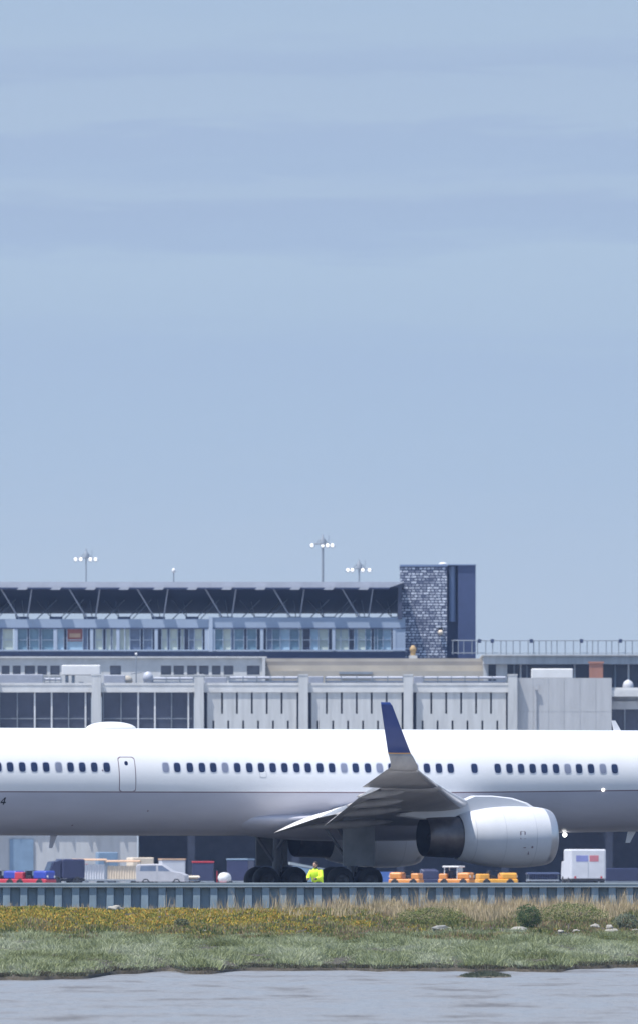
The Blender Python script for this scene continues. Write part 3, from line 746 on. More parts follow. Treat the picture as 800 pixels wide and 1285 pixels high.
b = MB(); b.box(bx1 + .003, ex1, .2, .9, Z(874), Z(866)); b.box(bx1 + .003, ex1, .55, 6, Z(866), Z(863)); cpart('parapet', b, 'concrete_pale')
b = MB(); b.box(bx1 + .003, ex1, 1.6, 1.8, Z(880) , Z(874) - .003); b.box(bx1 + .003, ex1, 1.1, 1.8, Z(890), Z(880)-.003); cpart('bulkhead', b, 'concrete_block')
b = MB(); b.box(bx1 + .003, ex1, 1.9, 2.0, G0, Z(890) - .003); g = cpart('curtain_wall', b, 'dark_glass')
for k in range(14):
    q = MB(); x = bx1 + 1.1 + k * 2.7; q.box(x - .05, x + .05, 1.75, 1.895, G0, Z(890) - .005); q.build('mullion', 'steel_grey', g)
# roof deck, ground floor, inside back wall
b = MB(); b.box(X(-420), X(648), .46, 30, ztop - .5, ztop - .2); cpart('roof_deck', b, 'bitumen')
b = MB(); b.box(X(-420), X(172), .5, .9, -.4, G0 - .003); cpart('ground_wall', b, 'concrete_block')
for p0, p1 in ((12, 42), (-60, -30), (-140, -110)): b = MB(); b.box(X(p0), X(p1), .35, .496, -.4, 3.3); cpart('service_door', b, 'slate_blue')
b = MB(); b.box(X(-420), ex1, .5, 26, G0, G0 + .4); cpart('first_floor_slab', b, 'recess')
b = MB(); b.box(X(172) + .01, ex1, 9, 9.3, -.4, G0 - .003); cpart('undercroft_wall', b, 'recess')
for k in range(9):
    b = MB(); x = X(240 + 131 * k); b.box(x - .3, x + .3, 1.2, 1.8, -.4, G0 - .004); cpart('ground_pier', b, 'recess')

# set back upper storey of the concourse
DU = 1122.0
upper = thing('upper_storey', 'pale set back storey with small dark windows above the concrete concourse', 'building', (0, DU, 0))
XU = lambda px: wx(px, DU)
ZU = lambda py: wz(py, DU)
def upart(name, mb, m, par=None): return mb.build(name, m, par or upper)
zb = ztop - .2
wins = [(-92, -80), (-76, -64), (-60, -46), (-28, -16), (2, 12), (16, 26), (31, 44), (47, 59), (63, 75), (138, 152), (202, 215), (218, 231), (235, 247), (250, 262), (266, 277), (281, 293), (310, 326)]
z0, z1, zt_ = ZU(847), ZU(835.5), ZU(826)
b = MB(); last = XU(-420)
for a, c in wins:
    b.box(last, XU(a), 0, .4, z0, z1); last = XU(c)
b.box(last, XU(333), 0, .4, z0, z1); b.box(XU(-420), XU(333), 0, .4, zb, z0); b.box(XU(-420), XU(333), 0, .4, z1, zt_)
b.box(XU(-420), XU(335), -.25, .4, zt_, ZU(824)); b.box(XU(329), XU(333), -.35, -.002, zb, zt_ - .01)
upart('wall', b, 'concrete_pale')
for a, c in wins:
    q = MB(); q.box(XU(a) + .002, XU(c) - .002, .22, .36, z0 + .002, z1 - .002); w = upart('window', q, 'grey_glass')
    q = MB(); q.box(XU(a) - .06, XU(c) + .06, -.08, -.003, z0 - .10, z0 - .01); q.build('sill', 'concrete', w)
b = MB(); b.box(XU(-420), XU(333), .41, 30, zt_ - .4, zt_ - .02); upart('roof', b, 'bitumen')
b = MB()
b.box(XU(333.5), XU(606), 1.0, 14, zb, ZU(842)); b.box(XU(333.5), XU(606), 3.0, 14, ZU(842), ZU(834.5))
upart('lower_roof', b, 'roof_tan')
b = MB(); b.box(XU(333.5), XU(606), 5.2, 14, ZU(834.3), ZU(829)); upart('roof_edge', b, 'roof_brown')
b = MB(); b.box(XU(333.5), XU(606), 6.2, 14, ZU(828.8), ZU(825)); upart('roof_cap', b, 'roof_tan')
b = MB(); b.box(XU(425), XU(467), .6, .995, ZU(846), ZU(843.2)); upart('vent_louvre', b, 'steel_grey')
# right end: deck slab on posts with glass behind
b = MB(); b.box(XU(606), XU(1330), .5, 20, ZU(833.5), ZU(823.5)); b.box(XU(604), XU(1330), .3, 20, ZU(823.3), ZU(821.5)); upart('deck_slab', b, 'concrete')
b = MB(); b.box(XU(606), XU(1330), 2.0, 2.2, zb, ZU(833.7)); gl = upart('curtain_wall', b, 'dark_glass')
for k, p in enumerate([612, 634, 645, 653, 661, 721, 772, 789, 806, 830, 850, 880, 910, 940, 970, 1000, 1050, 1100]):
    q = MB(); q.box(XU(p) - .07, XU(p) + .07, 1.7, 1.995, zb, ZU(833.7)); q.build('mullion', 'mullion' if k % 2 else 'steel_grey', gl)
b = MB(); b.box(XU(622), XU(636), 1.0, 1.9, zb, ZU(833.6)); b.box(XU(606), XU(612), 1.0, 1.9, zb, ZU(833.6)); upart('pier', b, 'concrete')

# things on the concourse roof
DR = 1106.0
def rx(px): return wx(px, DR)
def rz(py): return wz(py, DR)
zdeck = ztop - .2
t = thing('rooftop_unit', 'white box shaped rooftop air unit on short dark legs', 'air unit', (rx(102), DR, zdeck))
w = rx(126.5) - rx(78); b = MB(); b.bbox(-w / 2, w / 2, -1, 1, rz(847.5) - zdeck, rz(835) - zdeck, .08); b.build('housing', 'white_flat', t)
for sx, px_ in ((-1, 84), (0, 92), (1, 119)):
    b = MB(); x = rx(px_) - rx(102); b.box(x - .12, x + .12, -.8, .8, 0, rz(847.5) - zdeck - .003); b.build('leg', 'steel_grey', t)
b = MB(); b.lathe([(0, .30), (.35, .30), (.5, .22), (.55, .01)], (rx(102) - rx(102), -.3, 0), 'z', 16); b.build('fan_drum', 'grey_white', t)
def roof_cyl(px, py0, w, m, label, name, cat):
    h = rz(py0) - zdeck
    t = thing(name, label, cat, (rx(px), DR - 1.5, zdeck)); b = MB()
    b.lathe([(0, w * .42), (h * .45, w * .42), (h * .5, w * .5), (h * .75, w * .47), (h * .93, w * .3), (h, .01)], axis='z', n=20); b.build('cowl', m, t)
    b = MB(); b.box(-w * .55, w * .55, -w * .55, w * .55, -.002, .12); b.build('curb', 'steel_grey', t); return t
roof_cyl(186, 843, .85, 'fascia', 'round pale roof ventilator right of the thin mast', 'roof_ventilator', 'ventilator')
roof_cyl(160, 848, .9, 'roof_tan', 'squat tan roof ventilator left of the thin mast', 'roof_ventilator', 'ventilator')
t = thing('roof_mast', 'thin roof mast with a white ball on top between the ventilators', 'mast', (rx(171), DR - .5, zdeck)); h = rz(823) - zdeck
b = MB(); b.tube((0, 0, 0), (0, 0, h), .05, .04, 8); b.tube((-.4, 0, h * .45), (.5, 0, h * .5), .05, .05, 6); b.build('pole', 'steel_grey', t)
b = MB(); b.ellipsoid((0, 0, h + .12), (.11, .11, .11)); b.build('ball', 'white_flat', t)
def parapet_box(p0, p1, py0, py1, m, label, y=-2.5):
    t = thing('roof_duct', label, 'duct', (rx((p0 + p1) / 2), DR + y, zdeck)); w = rx(p1) - rx(p0); b = MB()
    b.bbox(-w / 2, w / 2, -.5, .5, .15, rz(py0) - zdeck, .06); b.build('duct_body', m, t)
    for sx in (-.4, 0, .4): q = MB(); q.box(sx * w - .06, sx * w + .06, -.35, .35, -.002, .149); q.build('support', 'steel_grey', t)
grp = None
parapet_box(-40, 55, 847, 860, 'steel_pale', 'long grey roof duct left of the white box shaped unit')
parapet_box(131, 158, 848, 860, 'steel_pale', 'short grey roof duct right of the white box shaped unit')
parapet_box(257, 285, 850, 860, 'steel_pale', 'grey roof duct right of the second visible column', 0)
parapet_box(387, 405, 849, 860, 'steel_pale', 'grey roof duct right of the middle column', 0)
parapet_box(518, 530, 849, 860, 'steel_pale', 'narrow grey roof duct at the column below the tower', 0)
def pipe_run(p0, p1, py, label, y=-1.5):
    t = thing('pipe_run', label, 'pipes', (rx((p0 + p1) / 2), DR + y, zdeck)); w = rx(p1) - rx(p0); b = MB()
    for k, (dz, r_) in enumerate(((.0, .11), (-.34, .09), (-.6, .07))): b.tube((-w / 2, .1 * k, rz(py) - zdeck + dz), (w / 2, .1 * k, rz(py) - zdeck + dz), r_, r_, 8)
    b.build('pipe', 'fascia', t); n = max(3, int(w / 1.1)); b = MB()
    for k in range(n + 1): x = -w / 2 + w * k / n; b.box(x - .05, x + .05, -.1, .3, -.002, rz(py) - zdeck + .1)
    b.build('bracket', 'steel_grey', t)
pipe_run(192, 243, 852, 'pale pipes on the roof left of the second visible column')
pipe_run(288, 374, 851, 'pale pipes on the roof between the second column and the middle column')
pipe_run(408, 505, 851, 'pale pipes on the roof left of the column below the tower')
pipe_run(531, 634, 851, 'pale pipes on the roof between the tower and the plain block')
pipe_run(56, 77, 853, 'short pale pipes on the roof left of the white box shaped unit')
t = thing('container_box', 'long white box on the roof of the plain concrete block', 'container', (rx(692), DR, zbt - .05)); w = rx(718) - rx(666)
b = MB(); b.bbox(-w / 2, w / 2, -1.2, 1.2, .1, wz(839.5, DR) - zbt + .05, .08); b.build('body', 'white_flat', t)
for sx in (-.4, .4): b = MB(); b.box(sx * w - .15, sx * w + .15, -1, 1, -.05, .099); b.build('skid', 'steel_grey', t)
t = thing('brick_chimney', 'red brown roof chimney right of the long white box', 'chimney', (rx(748), DR + 2, zbt - .1)); hh_ = wz(830.5, DR + 2) - zbt + .1
b = MB(); w = 17 * DR / F; b.box(-w / 2, w / 2, -.5, .5, 0, hh_ - .15); b.build('stack', 'brick_red', t)
b = MB(); b.box(-w / 2 - .08, w / 2 + .08, -.58, .58, hh_ - .147, hh_); b.build('cap', 'brick_red', t)
t = thing('roof_dish', 'small pale dome vent in front of the glass at the right end', 'vent', (rx(789), DR + 4, Z(863))); b = MB()
b.lathe([(0, .45), (.3, .45), (.6, .35), (.8, .01)], axis='z', n=18); b.build('dome', 'grey_white', t); b = MB(); b.tube((0, 0, .75), (0, 0, 2.2), .04, .03, 6); b.build('rod', 'steel_grey', t)

# railing on the deck
DRL = 1123.0
def railing():
    zb_ = wz(821.5, DRL); zt_r = wz(804, DRL); x0, x1 = wx(566, DRL), wx(900, DRL)
    t = thing('deck_railing', 'thin metal railing along the roof deck right of the tower', 'railing', (0, DRL, zb_)); H = zt_r - zb_
    b = MB(); b.tube((x0, 0, H), (x1, 0, H), .045, .045, 6); b.build('top_rail', 'steel_grey', t)
    b = MB(); b.tube((x0, 0, .12), (x1, 0, .12), .035, .035, 6); b.build('bottom_rail', 'steel_grey', t)
    b = MB(); b.tube((0, 0, 0), (0, 0, H), .045, .04, 6); first = None; x = x0 + .1
    while x < x1:
        if first is None: p = b.build('post', 'steel_grey', t); first = p
        else: p = first.copy(); C.objects.link(p); p.parent = t
        p.location = (x, 0, 0); x += 8.6 * DRL / F * random.choice((.8, 1, 1, 1.2))
    n = 0
    for px_ in (601, 617, 666, 729, 778):
        q = MB(); q.box(-.14, .14, -.1, .1, H - .2, H + .12); o = q.build('lamp_head', 'navy_trim', t); o.location = (wx(px_, DRL), -.12, 0)
railing()

# ------------------------------------------------------------------ gallery hall above, with the canopy roof
DG = 1150.0
XG = lambda px: wx(px, DG)
ZG = lambda py: wz(py, DG)
hall = thing('gallery_hall', 'blue grey glazed upper hall under a long dark strutted canopy roof', 'building', (0, DG, 0))
def gpart(name, mb, m, par=None): return mb.build(name, m, par or hall)
xl, xr = XG(-420), XG(508); zgb, zg0, zg1, zgt = ZG(818), ZG(815.5), ZG(789.5), ZG(777)
b = MB(); b.box(xl, xr, 0, 14, ZG(822.5), zgb); b.box(xl, xr, .02, 14, zb, ZG(822.5) - .003); gpart('base_band', b, 'navy_trim')
b = MB(); b.box(xl, XG(265), 0, .5, zg1, zgt); b.box(xl, XG(265), 0, .5, zgb + .003, zg0); b.box(XG(493.5), xr, 0, .5, zg0, zg1)
b.box(XG(265) + .002, xr, .05, .5, zg1, zgt + .15); b.box(XG(265) + .002, xr, .05, .5, zgb + .003, zg0)
b.box(xl, xr, .5, 14, zgt - .4, zgt); gpart('wall_frame', b, 'blue_frame')
b = MB(); b.box(xr - .3, xr, .51, 14, zgb + .003, zgt - .41); gpart('end_wall', b, 'blue_frame')
b = MB(); b.box(XG(262), XG(267), -.12, -.003, zgb + .01, zgt + .2); gpart('joint_post', b, 'blue_frame_light')
b = MB(); b.box(xl, XG(508), -.06, -.004, zg1 + .02, zg1 + .10); gpart('head_trim', b, 'navy_trim')
b = MB(); b.box(xl, XG(508), -.10, -.004, zg0 - .10, zg0 - .01); gpart('sill_trim', b, 'blue_frame_light')
posts = [-300, -220, -140, -62, 20, 69, 115, 148, 196, 259, 268, 328.5, 418, 494]
for p in posts: b = MB(); b.box(XG(p - 2), XG(p + 2), -.03, .5, zg0 + .002, zg1 - .002); gpart('window_post', b, 'blue_frame_light')
pal = ['pane_teal', 'pane_slate', 'pane_cream', 'pane_dark', 'pane_sky', 'pane_teal', 'pane_slate', 'pane_cream']
rr = random.Random(12)
special = {(69, 115): [('pane_sky', 72, 80), ('pane_dark', 80, 84), ('RED', 84, 104), ('pane_slate', 104, 110), ('pane_dark', 110, 113)],
           (-62, 20): [('pane_cream', 3, 16), ('pane_slate', -3, 3), ('pane_teal', -20, -3), ('pane_cream', -35, -20), ('pane_dark', -60, -35)],
           (20, 69): [('pane_teal', 22, 34), ('pane_dark', 34, 37), ('pane_teal', 37, 49), ('pane_slate', 49, 52), ('pane_teal', 52, 67)],
           (115, 148): [('pane_dark', 117, 119.5), ('pane_cream', 119.5, 129), ('pane_dark', 129, 133), ('pane_cream', 133, 139), ('pane_dark', 139, 141), ('pane_cream', 141, 146)],
           (148, 196): [('pane_cream', 150, 156), ('pane_cream', 157, 163), ('pane_slate', 163, 176), ('pane_dark', 176, 180), ('pane_slate', 180, 191), ('pane_dark', 191, 194)],
           (196, 259): [('pane_dark', 198, 203), ('pane_cream', 203, 210), ('pane_slate', 210, 213), ('pane_cream', 213, 223), ('pane_dark', 223, 227), ('pane_cream', 227, 231), ('pane_dark', 231, 237), ('pane_slate', 237, 244), ('pane_cream', 244, 254), ('pane_dark', 254, 257)]}
for a, c in zip(posts, posts[1:]):
    if c - a < 12: continue
    segs = special.get((a, c))
    if not segs:
        segs = []; x = a + 2
        while x < c - 3:
            w = rr.choice((4, 7, 10, 12)); segs.append((rr.choice(pal), x, min(c - 2, x + w))); x += w
    for m_, p0, p1 in segs:
        q = MB()
        if m_ == 'RED':
            zm = ZG(805); q.box(XG(p0), XG(p1), .25, .4, zm, zg1 - .002, 1); q.box(XG(p0), XG(p1), .25, .4, zg0 + .002, zm - .002, 0)
            q.box(XG(p0 + 3), XG(p1 - 3), .22, .247, ZG(800), ZG(795), 2)
            w = gpart('window', q, ['pane_sky', 'red_panel', 'tan_canvas'])
        else:
            q.box(XG(p0), XG(p1), .25, .4, zg0 + .002, zg1 - .002); w = gpart('window', q, m_)
        if p1 - p0 > 6:
            q = MB(); q.box(XG(p0), XG(p1), .12, .247, ZG(803.5), ZG(802.8)); q.build('glazing_bar', 'blue_frame', w)
        q = MB(); q.box(XG(p0) - .03, XG(p0) + .03, .08, .247, zg0 + .003, zg1 - .003); q.build('mullion', 'blue_frame', w)
# canopy roof: pale fascia, dark soffit falling towards the back, struts
zf0, zf1 = ZG(737.5), ZG(730.5); xe = XG(506)
b = MB(); b.box(xl, xe - 1.2, -.5, -.2, zf0, zf1); b.extrude([(xe - 1.2, zf0), (xe, zf1 - .05), (xe, zf1), (xe - 1.2, zf1)], 'y', -.5, -.2)
gpart('fascia', b, 'fascia')
b = MB(); b.box(xl, xe - 1.2, -.55, -.25, zf0 - .14, zf0 - .003); gpart('gutter', b, 'navy_trim')
b = MB(); b.extrude([(-.195, zf0 + .02), (-.195, zf1 - .02), (13, zf1 - .2), (13, ZG(766.5)), (12.5, ZG(766.5))], 'x', xl, xe); gpart('roof', b, 'soffit')
b = MB(); b.box(xe - .5, xe - .15, -.19, 12.4, zgt + .004, zf0 + .3); gpart('end_panel', b, 'soffit')
zn = ZG(773.5)
stm = 'steel_pale'
for k in range(-5, 6):
    xb = 34 + 85.5 * k
    if xb > 500: continue
    for (dx0, dx1, y1, r_, m_) in ((-10, -34, -.1, .085, stm), (0, 6, -.1, .08, stm), (11, 36, 4, .06, 'steel_grey'), (-4, -8, 5, .05, 'steel_grey'), (32, 10, 6, .05, 'steel_grey'), (40, 62, 5, .05, 'steel_grey'), (30, 24, 7, .045, 'steel_grey'), (-14, -20, 7, .045, 'steel_grey'), (46, 70, 3, .05, 'steel_grey')):
        if xb + dx1 > 503: continue
        q = MB(); zt2 = zf0 + .03 - (0 if y1 < 0 else 1.0)
        q.tube((XG(xb + dx0), .6 if y1 < 0 else 1.6, zn - .25), (XG(xb + dx1), y1, zt2), r_ * .72, r_ * .72, 8); gpart('strut', q, m_)
    for dx in (-6, 36):
        q = MB(); q.bbox(XG(xb + dx) - .55, XG(xb + dx) + .55, .8, 1.5, zgt - .02, zgt + .22, .05); gpart('strut_foot', q, 'navy_trim')
    for dx in (-6, 36):
        if xb + dx > 470: continue
        q = MB(); q.extrude([(XG(xb + dx) - .45, zf0 - .2), (XG(xb + dx) + .35, zf0 - .2), (XG(xb + dx) + .55, zf0 + .1), (XG(xb + dx) - .2, zf0 + .1)], 'y', -.75, -.556); gpart('roof_bracket', q, 'fascia')
t = thing('roof_lamp', 'tiny white lamp standing on the canopy roof edge', 'lamp', (wx(218, DG), DG, zf1 - .02)); h = ZG(716) - zf1
b = MB(); b.tube((0, 0, 0), (0, 0, h), .05, .04, 8); b.build('pole', 'steel_grey', t); b = MB(); b.ellipsoid((0, 0, h), (.16, .16, .22)); b.build('globe', 'white_flat', t)

# ------------------------------------------------------------------ tower
DW = 1151.3
XW = lambda px: wx(px, DW)
ZW = lambda py: wz(py, DW)
tower = thing('patterned_tower', 'square tower with a speckled screen face and a dark blue right side', 'tower', (XW(530), DW, 0))
ox = XW(530)
b = MB(); b.box(XW(501.8) - ox, XW(560) - ox, 0, 9, 8, ZW(711)); o = b.build('screen_wall', 'screen', tower)
b = MB(); b.box(XW(501.2) - ox, XW(560.6) - ox, -.08, 9, ZW(711) + .003, ZW(708.6)); b.build('coping', 'tower_blue', tower)
b = MB(); b.box(XW(560) - ox + .003, XW(574) - ox, 1.6, 9, 8, ZW(709.5)); b.build('recess_wall', 'tower_dark', tower)
b = MB(); b.box(XW(574) - ox + .003, XW(596.3) - ox, .35, 9, 8, ZW(709.5)); b.build('dark_wall', 'tower_dark', tower)
b = MB(); b.tube((XW(567) - ox, .95, ZW(780)), (XW(567) - ox, .95, ZW(710.5)), 4.4 * DW / F, None, 20); b.build('duct', 'tower_blue', tower)
b = MB(); b.box(XW(561.5) - ox, XW(596.8) - ox, .2, 9, ZW(709.5) + .003, ZW(708.2)); b.build('coping', 'tower_blue', tower)
t = MB(); t.ellipsoid((0, 0, 0), (.35, .3, .16)); o = t.build('roof_light', 'white_flat', tower); o.location = (XW(555) - ox, .4, ZW(707.8))
t = thing('roof_vent', 'small yellow and grey roof vent at the foot of the speckled tower', 'vent', (wx(517.5, 1136), 1136, wz(822, 1136) - .05)); b = MB()
b.lathe([(0, .22), (.34, .22), (.4, .28), (.6, .28), (.7, .2), (.82, .15), (.86, .01)], axis='z', n=16); b.build('cowl', 'yellow', t); b = MB(); b.box(-.35, .35, -.35, .35, -.25, -.002); b.build('curb', 'concrete', t)
t = thing('wall_lamp', 'small tan lamp on the lower right of the speckled tower face', 'lamp', (wx(552, DW), DW - .05, ZW(794))); b = MB()
b.ellipsoid((0, -.2, 0), (.22, .2, .22)); b.build('shade', 'cream', t); b = MB(); b.box(-.2, .2, -.1, .04, .22, .42); b.build('bracket', 'black', t)

# floodlight masts behind the hall
def mast(px, D, py_head, pole_px, heads, label):
    zh = wz(py_head, D); t = thing('floodlight_mast', label, 'light mast', (wx(px, D), D, 0), 0, 'floodlight masts behind the terminal'); sc = D / F
    b = MB(); b.tube((0, 0, 0), (0, 0, zh + .3), pole_px * sc * .65, pole_px * sc * .5, 12); b.build('pole', 'steel_grey', t)
    w = (max(heads) - min(heads)) * sc; b = MB(); b.tube((min(heads) * sc, 0, zh + .12), (max(heads) * sc, 0, zh + .12), .07, .07, 8)
    b.tube((0, -.7, zh + .12), (0, .7, zh + .12), .07, .07, 8); b.tube((min(heads) * sc * .6, 0, zh + .12), (0, 0, zh + .75), .04, .04, 6); b.tube((max(heads) * sc * .6, 0, zh + .12), (0, 0, zh + .75), .04, .04, 6)
    b.lathe([(zh + .1, .3), (zh + .5, .26), (zh + .7, .12), (zh + .95, .05), (zh + 1.05, .01)], axis='z', n=12); b.tube((.55, 0, zh + .2), (.6, 0, zh + .95), .03, .02, 6); b.build('crossarm', 'steel_grey', t)
    for h in heads:
        q = MB(); x = h * sc; q.lathe([(-.02, .02), (-.02, .19), (.05, .24), (.14, .20), (.34, .13), (.36, .01)], (x, 0, 0), 'y', 16, 1); q.ellipsoid((x, -.06, 0), (.18, .08, .18), 14, 10, 0)
        o = q.build('floodlight', ['sunlit_glass', 'steel_grey'], t); o.location = (0, -.1, zh - .05); o.rotation_euler = (0, 0, 0)
M['sunlit_glass'] = lamp_mat('sunlit_glass', (1, 1, 1), .35)  # floodlights are unlit; weak emission stands in for sun reflecting off their glass
mast(404.5, 1290, 684, 3.0, (-13, 0, 6, 12), 'tallest floodlight mast with a thick pole left of the tower')
mast(450, 1330, 715, 2.0, (-14, -8.5, 4.5, 13), 'low floodlight mast whose head is nearest to the speckled tower')
mast(108, 1330, 701.5, 1.7, (-13, -6.5, 5.5, 12), 'slender floodlight mast standing alone at the left')

# ------------------------------------------------------------------ ground vehicles beyond the plane
def wheels(root, xs, y, r=.28, w=.2):
    first = None
    for x in xs:
        for sy in (-1, 1):
            if first is None: o = wheel_bm(r, w).build('wheel', ['tyre', 'rim'], root); first = o
            else: o = first.copy(); C.objects.link(o); o.parent = root
            o.location = (x, sy * y, r)
def at(px, D): return (wx(px, D), D, -.35)
def tug(px, D, body, rear, label, yaw, L=2.6, W=1.35, H=1.05, cab=None, name='baggage_tractor', lamp=True):
    t = thing(name, label, 'tractor', at(px, D), yaw)
    b = MB(); b.bbox(-L / 2, L / 2, -W / 2, W / 2, .22, .55, .08); b.build('chassis', rear, t)
    b = MB(); b.bbox(L * .08, L / 2 - .03, -W / 2 + .06, W / 2 - .06, .551, H, .14); b.build('hood', body, t)
    b = MB(); b.bbox(-L / 2 + .05, -L * .22, -W / 2 + .06, W / 2 - .06, .551, H * .92, .08); b.build('rear_box', rear, t)
    b = MB(); b.bbox(-L * .2, -L * .04, -.35, .35, .551, .80, .05); b.bbox(-L * .215, -L * .16, -.35, .35, .80, 1.12, .02); b.build('seat', 'black', t)
    b = MB(); b.tube((L * .09, 0, .85), (L * .0, 0, 1.12), .03, .03, 8); b.lathe([(-.02, .17), (.0, .2), (.02, .17)], (L * .0, 0, 1.12), 'z', 16); b.build('steering_wheel', 'black', t)
    if cab:
        b = MB()
        for x in (-L * .3, L * .1):
            for y in (-W / 2 + .1, W / 2 - .1): b.tube((x, y, .55), (x, y, 1.35), .035, .035, 6)
        b.bbox(-L * .36, L * .18, -W / 2, W / 2, 1.351, 1.46, .05); b.build('cab_roof', cab, t)
        b = MB(); b.box(L * .1 + .04, L * .1 + .06, -W / 2 + .14, W / 2 - .14, 1.0, 1.34); b.build('windscreen', 'pane_sky', t)
    for y in (-W * .32, W * .32): b = MB(); b.ellipsoid((L / 2 - .02, y, .72), (.04, .09, .09), 12, 8); b.build('headlight', 'white_flat', t)
    wheels(t, (-L * .3, L * .3), W / 2 - .05); return t
G = 'ground vehicles beyond the plane'
tug(6, 940, 'tug_blue', 'tug_red', 'blue tractor with red rear at the left edge of the picture', R(-28), 2.6, H=1.12)
tug(44, 935, 'tug_blue', 'tug_red', 'blue tractor with red rear and its hood towards the dark truck', R(-32), 2.7, H=1.12)
def truck(px, D, cabm, boxm, label, yaw, L=4.2, W=2.1, H=2.3, name='box_truck', cat='truck', logos=False):
    t = thing(name, label, cat, at(px, D), yaw)
    b = MB(); b.box(-L / 2, L / 2, -W / 2 + .1, W / 2 - .1, .38, .55); b.build('chassis', 'black', t)
    b = MB(); cx0 = L * .2; b.extrude([(cx0, .551), (L / 2, .551), (L / 2, 1.05), (L / 2 - .28, 1.75), (cx0, 1.82)], 'y', -W / 2 + .05, W / 2 - .05); b.build('cab', cabm, t)
    b = MB(); b.add([(L / 2 - .02, -W / 2 + .18, 1.12), (L / 2 - .02, W / 2 - .18, 1.12), (L / 2 - .26, W / 2 - .25, 1.70), (L / 2 - .26, -W / 2 + .25, 1.70), (L / 2 + .02, -W / 2 + .18, 1.12), (L / 2 + .02, W / 2 - .18, 1.12), (L / 2 - .22, W / 2 - .25, 1.70), (L / 2 - .22, -W / 2 + .25, 1.70)],
        [(0, 1, 2, 3), (4, 5, 6, 7), (0, 1, 5, 4), (2, 3, 7, 6), (1, 2, 6, 5), (0, 3, 7, 4)]); b.build('windscreen', 'pane_dark', t)
    b = MB(); b.bbox(-L / 2, cx0 - .08, -W / 2, W / 2, .56, H, .12); bo = b.build('box_body', boxm, t)
    b = MB(); b.box(cx0 + .15, L / 2 - .45, -W / 2 + .03, -W / 2 + .045, 1.1, 1.6); b.build('side_window', 'pane_dark', t)
    if logos:
        # round cornered rear doors, blue and red patches high on the rear
        for y0, y1, m_ in ((.0, .85, 'patch_blue'), (-.72, -.08, 'patch_red')):
            b = MB(); b.bbox(-L / 2 - .012, -L / 2 + .05, y0, y1, H - .85, H - .42, .02); b.build('patch', m_, bo)
        b = MB(); b.box(-L / 2 - .010, -L / 2 + .05, -.012, .012, .62, H - .9); b.build('door_seam', 'steel_grey', bo)
        for y in (-.9, .9): b = MB(); b.box(-L / 2 - .015, -L / 2 + .02, y - .06, y + .06, .6, .75); b.build('tail_light', 'tug_red', t)
    for y in (-W * .36, W * .36): b = MB(); b.ellipsoid((L / 2, y, .8), (.04, .11, .09), 12, 8); b.build('headlight', 'white_flat', t)
    wheels(t, (-L * .28, L * .32), W / 2 - .12, .38, .25); return t
truck(81, 955, 'navy_body', 'navy_body', 'dark navy truck left of the carts with tan canopies', R(200), 2.6, 1.5, 1.95)
truck(731, 930, 'grey_white', 'grey_white', 'white box truck seen from behind with blue and red patches', R(97), 5.0, 2.45, 2.6, logos=True)
def cart(px, D, roof, cover, label, yaw, L=2.9, W=1.5, H=2.0, name='baggage_cart'):
    t = thing(name, label, 'cart', at(px, D), yaw)
    b = MB(); b.bbox(-L / 2, L / 2, -W / 2, W / 2, .38, .5, .04); b.tube((L / 2, 0, .4), (L / 2 + .6, 0, .3), .04, .04, 6); b.build('bed', 'steel_grey', t)
    for x in (-L / 2 + .06, L / 2 - .06):
        for y in (-W / 2 + .06, W / 2 - .06): b = MB(); b.tube((x, y, .5), (x, y, H - .12), .03, .03, 6); b.build('post', 'steel_grey', t)
    b = MB(); b.extrude([(-W / 2 - .05, H - .12), (W / 2 + .05, H - .12), (W / 2 + .05, H - .06), (0, H + .03), (-W / 2 - .05, H - .06)], 'x', -L / 2 - .04, L / 2 + .04); b.build('canopy', roof, t)
    b = MB(); N = 24
    v = []; 
    for i in range(N + 1):
        x = -L / 2 + .1 + (L - .2) * i / N; y = -W / 2 + .10 + .03 * (-1) ** i; v += [(x, y, .52), (x, y + .01, H - .125 - (.25 if H > 1.6 else 0))]
    f = [(2 * i, 2 * i + 2, 2 * i + 3, 2 * i + 1) for i in range(N)]; b.add(v, f)
    b.box(-L / 2 + .1, L / 2 - .1, -W / 2 + .16, W / 2 - .1, .502, H - .42); b.build('curtain', cover, t)
    wheels(t, (-L * .34, L * .34), W / 2 - .1, .24, .14); return t
cart(112, 965, 'tan_canvas', 'grey_white', 'covered cart with a tan canopy beside the dark navy truck', R(4), 2.4, H=1.95)
cart(155, 968, 'tan_canvas', 'cream', 'covered cart with a tan canopy beside the white van', R(-5), 2.4, H=1.85)
def crate(px, D, w, h, m, label, name='freight_container', top=None):
    t = thing(name, label, 'container', at(px, D), R(random.uniform(-25, 25))); b = MB()
    b.bbox(-w / 2, w / 2, -.7, .7, .36, h, .07); bo = b.build('body', m, t)
    b = MB(); b.box(-w / 2 - .05, w / 2 + .05, -.75, .75, .22, .355); b.build('dolly', 'steel_grey', t)
    if top: b = MB(); b.bbox(-w / 2 - .03, w / 2 + .03, -.73, .73, h + .002, h + .12, .03); b.build('lid', top, t)
    wheels(t, (-w * .3, w * .3), .6, .12, .1); return t
crate(96, 1000, 1.5, 1.5, 'grey_white', 'grey white freight container just right of the dark navy truck', top='tug_red')
crate(176, 1010, 1.7, 2.1, 'cream', 'tall cream freight container behind the pale grey van')
crate(134, 1015, 1.5, 2.5, 'slate_blue', 'tall slate blue freight container between the two tan canopied carts')
crate(216, 1020, 1.8, 1.9, 'grey_white', 'grey white freight container behind the bonnet of the pale grey van', top='tan_canvas')
crate(255, 1010, 1.6, 1.7, 'navy_body', 'dark navy freight container with a red lid left of the round white tank', top='tug_red')
crate(302, 1015, 1.7, 1.9, 'navy_body', 'dark navy freight container right of the round white tank', top='slate_blue')
